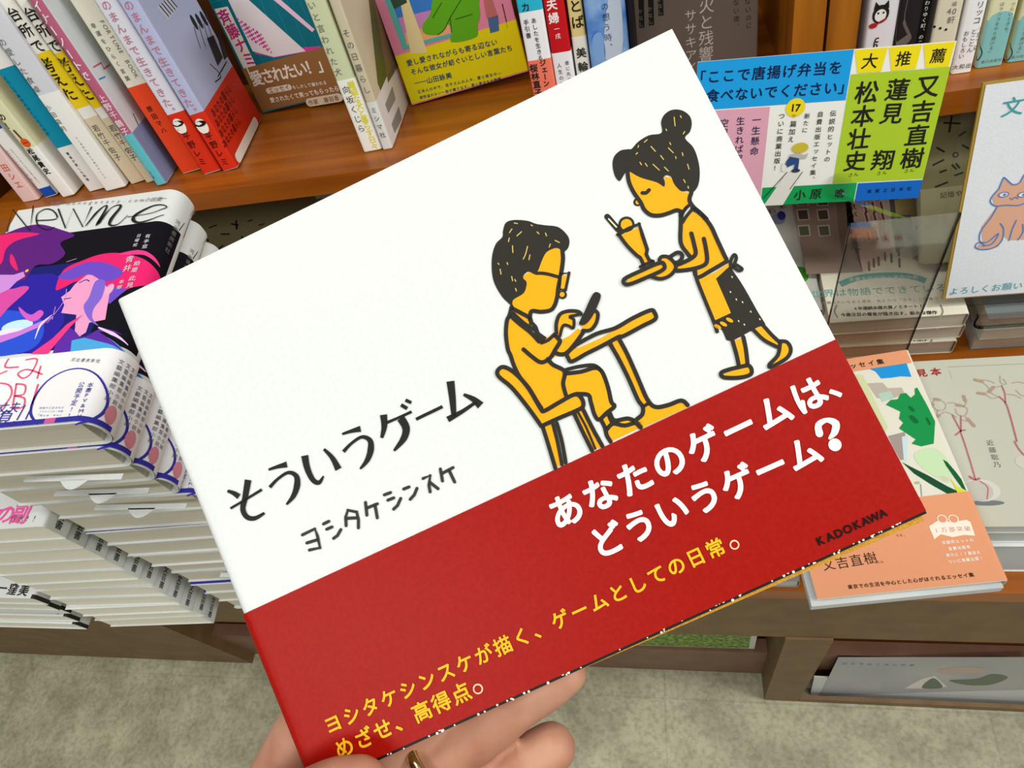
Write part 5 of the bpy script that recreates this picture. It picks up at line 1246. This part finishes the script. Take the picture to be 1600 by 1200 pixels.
F(a5([(770, 690), (830, 660), (930, 760), (1000, 830), (985, 850), (860, 780)]), YEL, .0003); L(a5([(755, 690), (860, 790), (985, 855)]), 5.5, False, .0004); L(a5([(850, 650), (930, 740), (1010, 815)]), 5.5, False, .0004)
F(a5([(1010, 825), (1070, 815), (1105, 870), (1070, 950), (925, 1035), (990, 930)]), YEL, .0003); L(a5([(1010, 815), (990, 930), (910, 1020), (930, 1040), (1070, 960), (1110, 880), (1075, 810), (1010, 800)]), 5.5, False, .0004)
# title, drawn stroke by stroke
T6 = lambda pts: Q(330, 560, 3.6364, pts)
def B6(pts, ws, h=.0003): mb.stroke(f, P(T6(pts)), [w / 3.6364 * px1 for w in ws], BLACK, h, False, True, False)
B6([(95, 752), (130, 765), (160, 785)], [14, 24, 32]); B6([(112, 852), (200, 800), (290, 745)], [14, 14, 16]); B6([(212, 690), (195, 790), (182, 855), (205, 900), (250, 908), (305, 878)], [38, 32, 30, 28, 24, 14])
for dx, dy in ((0, 0), (418, -202)):
    B6([(328 + dx, 632 + dy), (380 + dx, 615 + dy), (432 + dx, 602 + dy)], [12, 20, 34]); B6([(335 + dx, 732 + dy), (380 + dx, 685 + dy), (440 + dx, 648 + dy), (485 + dx, 668 + dy), (490 + dx, 720 + dy), (470 + dx, 780 + dy), (430 + dx, 830 + dy)], [20, 16, 18, 28, 36, 28, 10])
B6([(533, 552), (548, 625), (580, 690), (615, 705), (640, 668)], [40, 34, 28, 24, 8]); B6([(642, 515), (690, 565), (725, 630)], [14, 26, 38])
B6([(980, 320), (985, 385), (970, 452)], [40, 32, 16]); B6([(1000, 365), (1070, 335), (1140, 303)], [16, 15, 16]); B6([(1078, 340), (1108, 395), (1095, 455), (1040, 525)], [44, 42, 36, 12]); B6([(1080, 264), (1115, 285)], [20, 20]); B6([(1105, 237), (1138, 252)], [18, 18])
B6([(1165, 346), (1315, 274)], [18, 18]); B6([(1360, 130), (1372, 230), (1380, 330)], [44, 36, 26]); B6([(1345, 347), (1430, 300), (1510, 245)], [34, 22, 16]); B6([(1435, 205), (1490, 232), (1532, 268)], [14, 30, 44])
for s_ in ([(520, 1002), (590, 968), (606, 1010), (620, 1075), (560, 1088)], [(545, 1048), (610, 1028)], [(640, 940), (670, 925)], [(658, 970), (688, 957)], [(697, 1022), (720, 1005), (738, 972)], [(768, 950), (766, 900), (778, 862), (828, 872), (838, 915), (838, 962)], [(768, 908), (835, 905)], [(878, 818), (886, 890)], [(886, 850), (945, 826)], [(932, 832), (945, 905)], [(985, 775), (1020, 762)], [(1005, 805), (1038, 792)], [(1038, 856), (1060, 835), (1078, 795)], [(1095, 742), (1125, 730)], [(1132, 800), (1155, 775), (1170, 738)], [(1205, 682), (1245, 666), (1238, 720), (1245, 758)], [(1245, 705), (1290, 740)], [(1303, 628), (1315, 696)], [(1310, 655), (1375, 620)], [(1352, 635), (1384, 702)]):
    L(T6(s_), 4.6, False, .0003, False, ink('#302e2a'))
mb.build('cover', root)
# red band
va = HB.px((382, 960)); vb_ = HB.px((1308, 528)); vo = (va[1] + vb_[1]) / 2
mb = MB(); HB.sheet(mb, .0008, vo, REDOBI, .00045, .0002)
OW = ink('#f6f1ea'); OY = ink('#f0b41e'); OBH = .0007
Z = lambda pts: P(Q(840, 580, 3.2, pts))
q = Z([(140, 692), (1350, 118)]); mb.text(f, 'あなたのゲームは', q[0], q[1], OW, OBH, .92, .035, False, 5)
q = Z([(1510, 45), (1680, -30)]); mb.text(f, '、', q[0], q[1], OW, OBH, .92, .03, False, 5)
q = Z([(345, 840), (1325, 408)]); mb.text(f, 'どういうゲーム', q[0], q[1], OW, OBH, .96, .035, False, 5)
mb.stroke(f, Z([(1405, 312), (1400, 270), (1440, 245), (1485, 262), (1480, 305), (1455, 335)]), [.0020, .0017, .0012, .0021, .0018, .0007], OW, OBH, False, True, True); mb.disc(f, Z([(1482, 368)])[0], .0017, OW, OBH, 20)
Z = lambda pts: P(Q(480, 820, 2.2857, pts))
s1 = 'ヨシタケシンスケが描く、ゲームとしての日常。'
q = Z([(95, 706), (1455, 82)]); mb.text(f, s1[:-1], q[0], q[1], OY, OBH, .88, .025, False, 4); 
q0 = Z([(1524, 70)])[0]; mb.disc(f, q0, .0013, ink('#f0c8a0'), OBH, 16); mb.disc(f, q0, .0009, REDOBI, OBH + .0001, 16)
q = Z([(135, 790), (550, 598)]); mb.text(f, 'めざせ、高得点', q[0], q[1], OY, OBH, .92, .025, False, 4)
q0 = Z([(611, 583)])[0]; mb.disc(f, q0, .0014, ink('#f0c8a0'), OBH, 16); mb.disc(f, q0, .001, REDOBI, OBH + .0001, 16)
Z = lambda pts: P(Q(1240, 760, 4.4444, pts))
for ch, x, y in zip('KADOKAWA', (180, 245, 305, 368, 432, 488, 548, 610), (372, 345, 320, 292, 262, 238, 212, 183)):
    q = Z([(x, y), (x + 100, y - 44)]); mb.text(f, ch, q[0], q[1], ink('#140504'), OBH, .72, .035, False, 4)
mb.build('obi_band', root)

# ================================================================== THE HAND
camF = RT @ np.array([0, 0, -1.0])
def bd(p):                                             # depth (along the lens axis) of the held book's front plane
    return float(np.dot(hit(p, HB.O, HB.N) - CAMP, camF))
def behind(x, y, r, extra=0.0): return cp(x, y, bd((x, y)) + .0088 / abs(np.dot(HB.N, camF)) + r + extra)
def front(x, y, r, extra=0.0): return cp(x, y, bd((x, y)) - r - .0006 - extra)
hv = []; hf = []
def capsule(pts, n=18):
    global hv, hf
    P_ = [np.array(p[0], float) for p in pts]; R_ = [p[1] for p in pts]
    # resample
    Ps = smooth_pts(P_, False, 6); Rs = list(np.interp(np.linspace(0, len(P_) - 1, len(Ps)), range(len(P_)), R_))
    rings = []
    d0 = unit(Ps[1] - Ps[0]); ref = np.array([0, 0, 1.0]) if abs(d0[2]) < .9 else np.array([1.0, 0, 0])
    L_ = len(Ps)
    cent = []
    for k in range(1, 5):
        a_ = math.pi / 2 * k / 5; cent.append((Ps[0] - d0 * Rs[0] * math.cos(a_), Rs[0] * math.sin(a_), d0))
    for i in range(L_):
        d = unit(Ps[min(i + 1, L_ - 1)] - Ps[max(i - 1, 0)]); cent.append((Ps[i], Rs[i], d))
    dl = unit(Ps[-1] - Ps[-2])
    for k in range(4, 0, -1):
        a_ = math.pi / 2 * k / 5; cent.append((Ps[-1] + dl * Rs[-1] * math.cos(a_), Rs[-1] * math.sin(a_), dl))
    b = len(hv); u = unit(np.cross(d0, ref))
    for c, r, d in cent:
        u = unit(u - d * np.dot(u, d)); w = np.cross(d, u)
        for j in range(n):
            t = 2 * math.pi * j / n; hv.append(c + (u * math.cos(t) + w * math.sin(t)) * r)
    m = len(cent)
    for i in range(m - 1):
        for j in range(n):
            j2 = (j + 1) % n; hf.append((b + i * n + j, b + i * n + j2, b + (i + 1) * n + j2, b + (i + 1) * n + j))
    hf.append(tuple(b + j for j in range(n))[::-1]); hf.append(tuple(b + (m - 1) * n + j for j in range(n)))
idx = [(behind(425, 1255, .0105, .006), .0115), (behind(452, 1190, .0098, .002), .0100), (behind(500, 1105, .0090), .0092), (behind(560, 1030, .0086), .0086), (behind(630, 965, .0082), .0082), (behind(690, 915, .0074), .0072)]
mid = [(behind(500, 1310, .0105, .008), .0112), (behind(570, 1215, .0096, .002), .0098), (behind(660, 1110, .0092), .0093), (behind(745, 1030, .0088), .0088), (behind(820, 970, .0082), .0080), (behind(860, 940, .0074), .0070)]
rin = [(behind(560, 1345, .0105, .010), .0110), (behind(625, 1238, .0096, .004), .0096), (behind(690, 1178, .0092, .002), .0089), (behind(735, 1146, .0092, .001), .0095), (behind(775, 1117, .0090), .0092), (behind(812, 1093, .0086), .0080), (behind(850, 1070, .0080), .0078), (behind(884, 1052, .0070), .0062)]
lit = [(behind(610, 1400, .0100, .012), .0100), (behind(700, 1285, .0090, .008), .0086), (behind(762, 1233, .0084, .006), .0082), (behind(795, 1212, .0084, .006), .0076), (behind(828, 1190, .0082, .006), .0080), (behind(861, 1168, .0080, .006), .0075)]
thu = [(behind(330, 1440, .010, .020), .0165), (front(400, 1330, .004, -.010), .0130), (front(470, 1276, .0095), .0102), (front(525, 1243, .0092), .0094), (front(560, 1230, .0080, -.0006), .0080)]
for c_ in (idx, mid, rin, lit, thu): capsule(c_)
wr = behind(300, 1640, .02, .045)
for c_ in (idx, mid, rin, lit): capsule([(c_[0][0], c_[0][1] * 1.05), ((c_[0][0] * .55 + wr * .45), .0150), (wr, .020)])
capsule([(thu[0][0], .0165), ((thu[0][0] + wr) / 2, .019), (wr, .021)]); capsule([(thu[1][0], .0105), (behind(455, 1290, .012, .008), .0095), (idx[0][0], .0105)])
capsule([(wr, .024), (behind(120, 1950, .02, .10), .027)])
person = thing('person', "person's left hand gripping the white picture book, gold ring on one finger", 'person', (float(wr[0]), float(wr[1]), float(wr[2])))
mb = MB(); mb.add(hv, hf, SKIN, True); ho = mb.build('hand', person)
rm = ho.modifiers.new('merge', 'REMESH'); rm.mode = 'VOXEL'; rm.voxel_size = .0011; rm.use_smooth_shade = True
sm = ho.modifiers.new('soften', 'SMOOTH'); sm.factor = .6; sm.iterations = 7
# ring
rc = rin[1][0] * .10 + rin[2][0] * .90 - camF * .0012; ax = unit(rin[2][0] - rin[1][0]); rr = .0110
u = unit(np.cross(ax, (0, 0, 1))); w = np.cross(ax, u); vs = []; fs = []; n = 48
prof = [(-.0021, 0), (-.0016, .0011), (0, .0015), (.0016, .0011), (.0021, 0), (0, -.0004)]
for i in range(n):
    t = 2 * math.pi * i / n; rd = u * math.cos(t) + w * math.sin(t)
    for a_, b_ in prof: vs.append(rc + ax * a_ + rd * (rr + b_))
k = len(prof)
for i in range(n):
    for j in range(k): fs.append((i * k + j, i * k + (j + 1) % k, ((i + 1) % n) * k + (j + 1) % k, ((i + 1) % n) * k + j))
mb = MB(); mb.add(vs, fs, GOLD, True); mb.build('ring', person, 'gold ring')

bpy.data.objects.remove(_to, do_unlink=True)
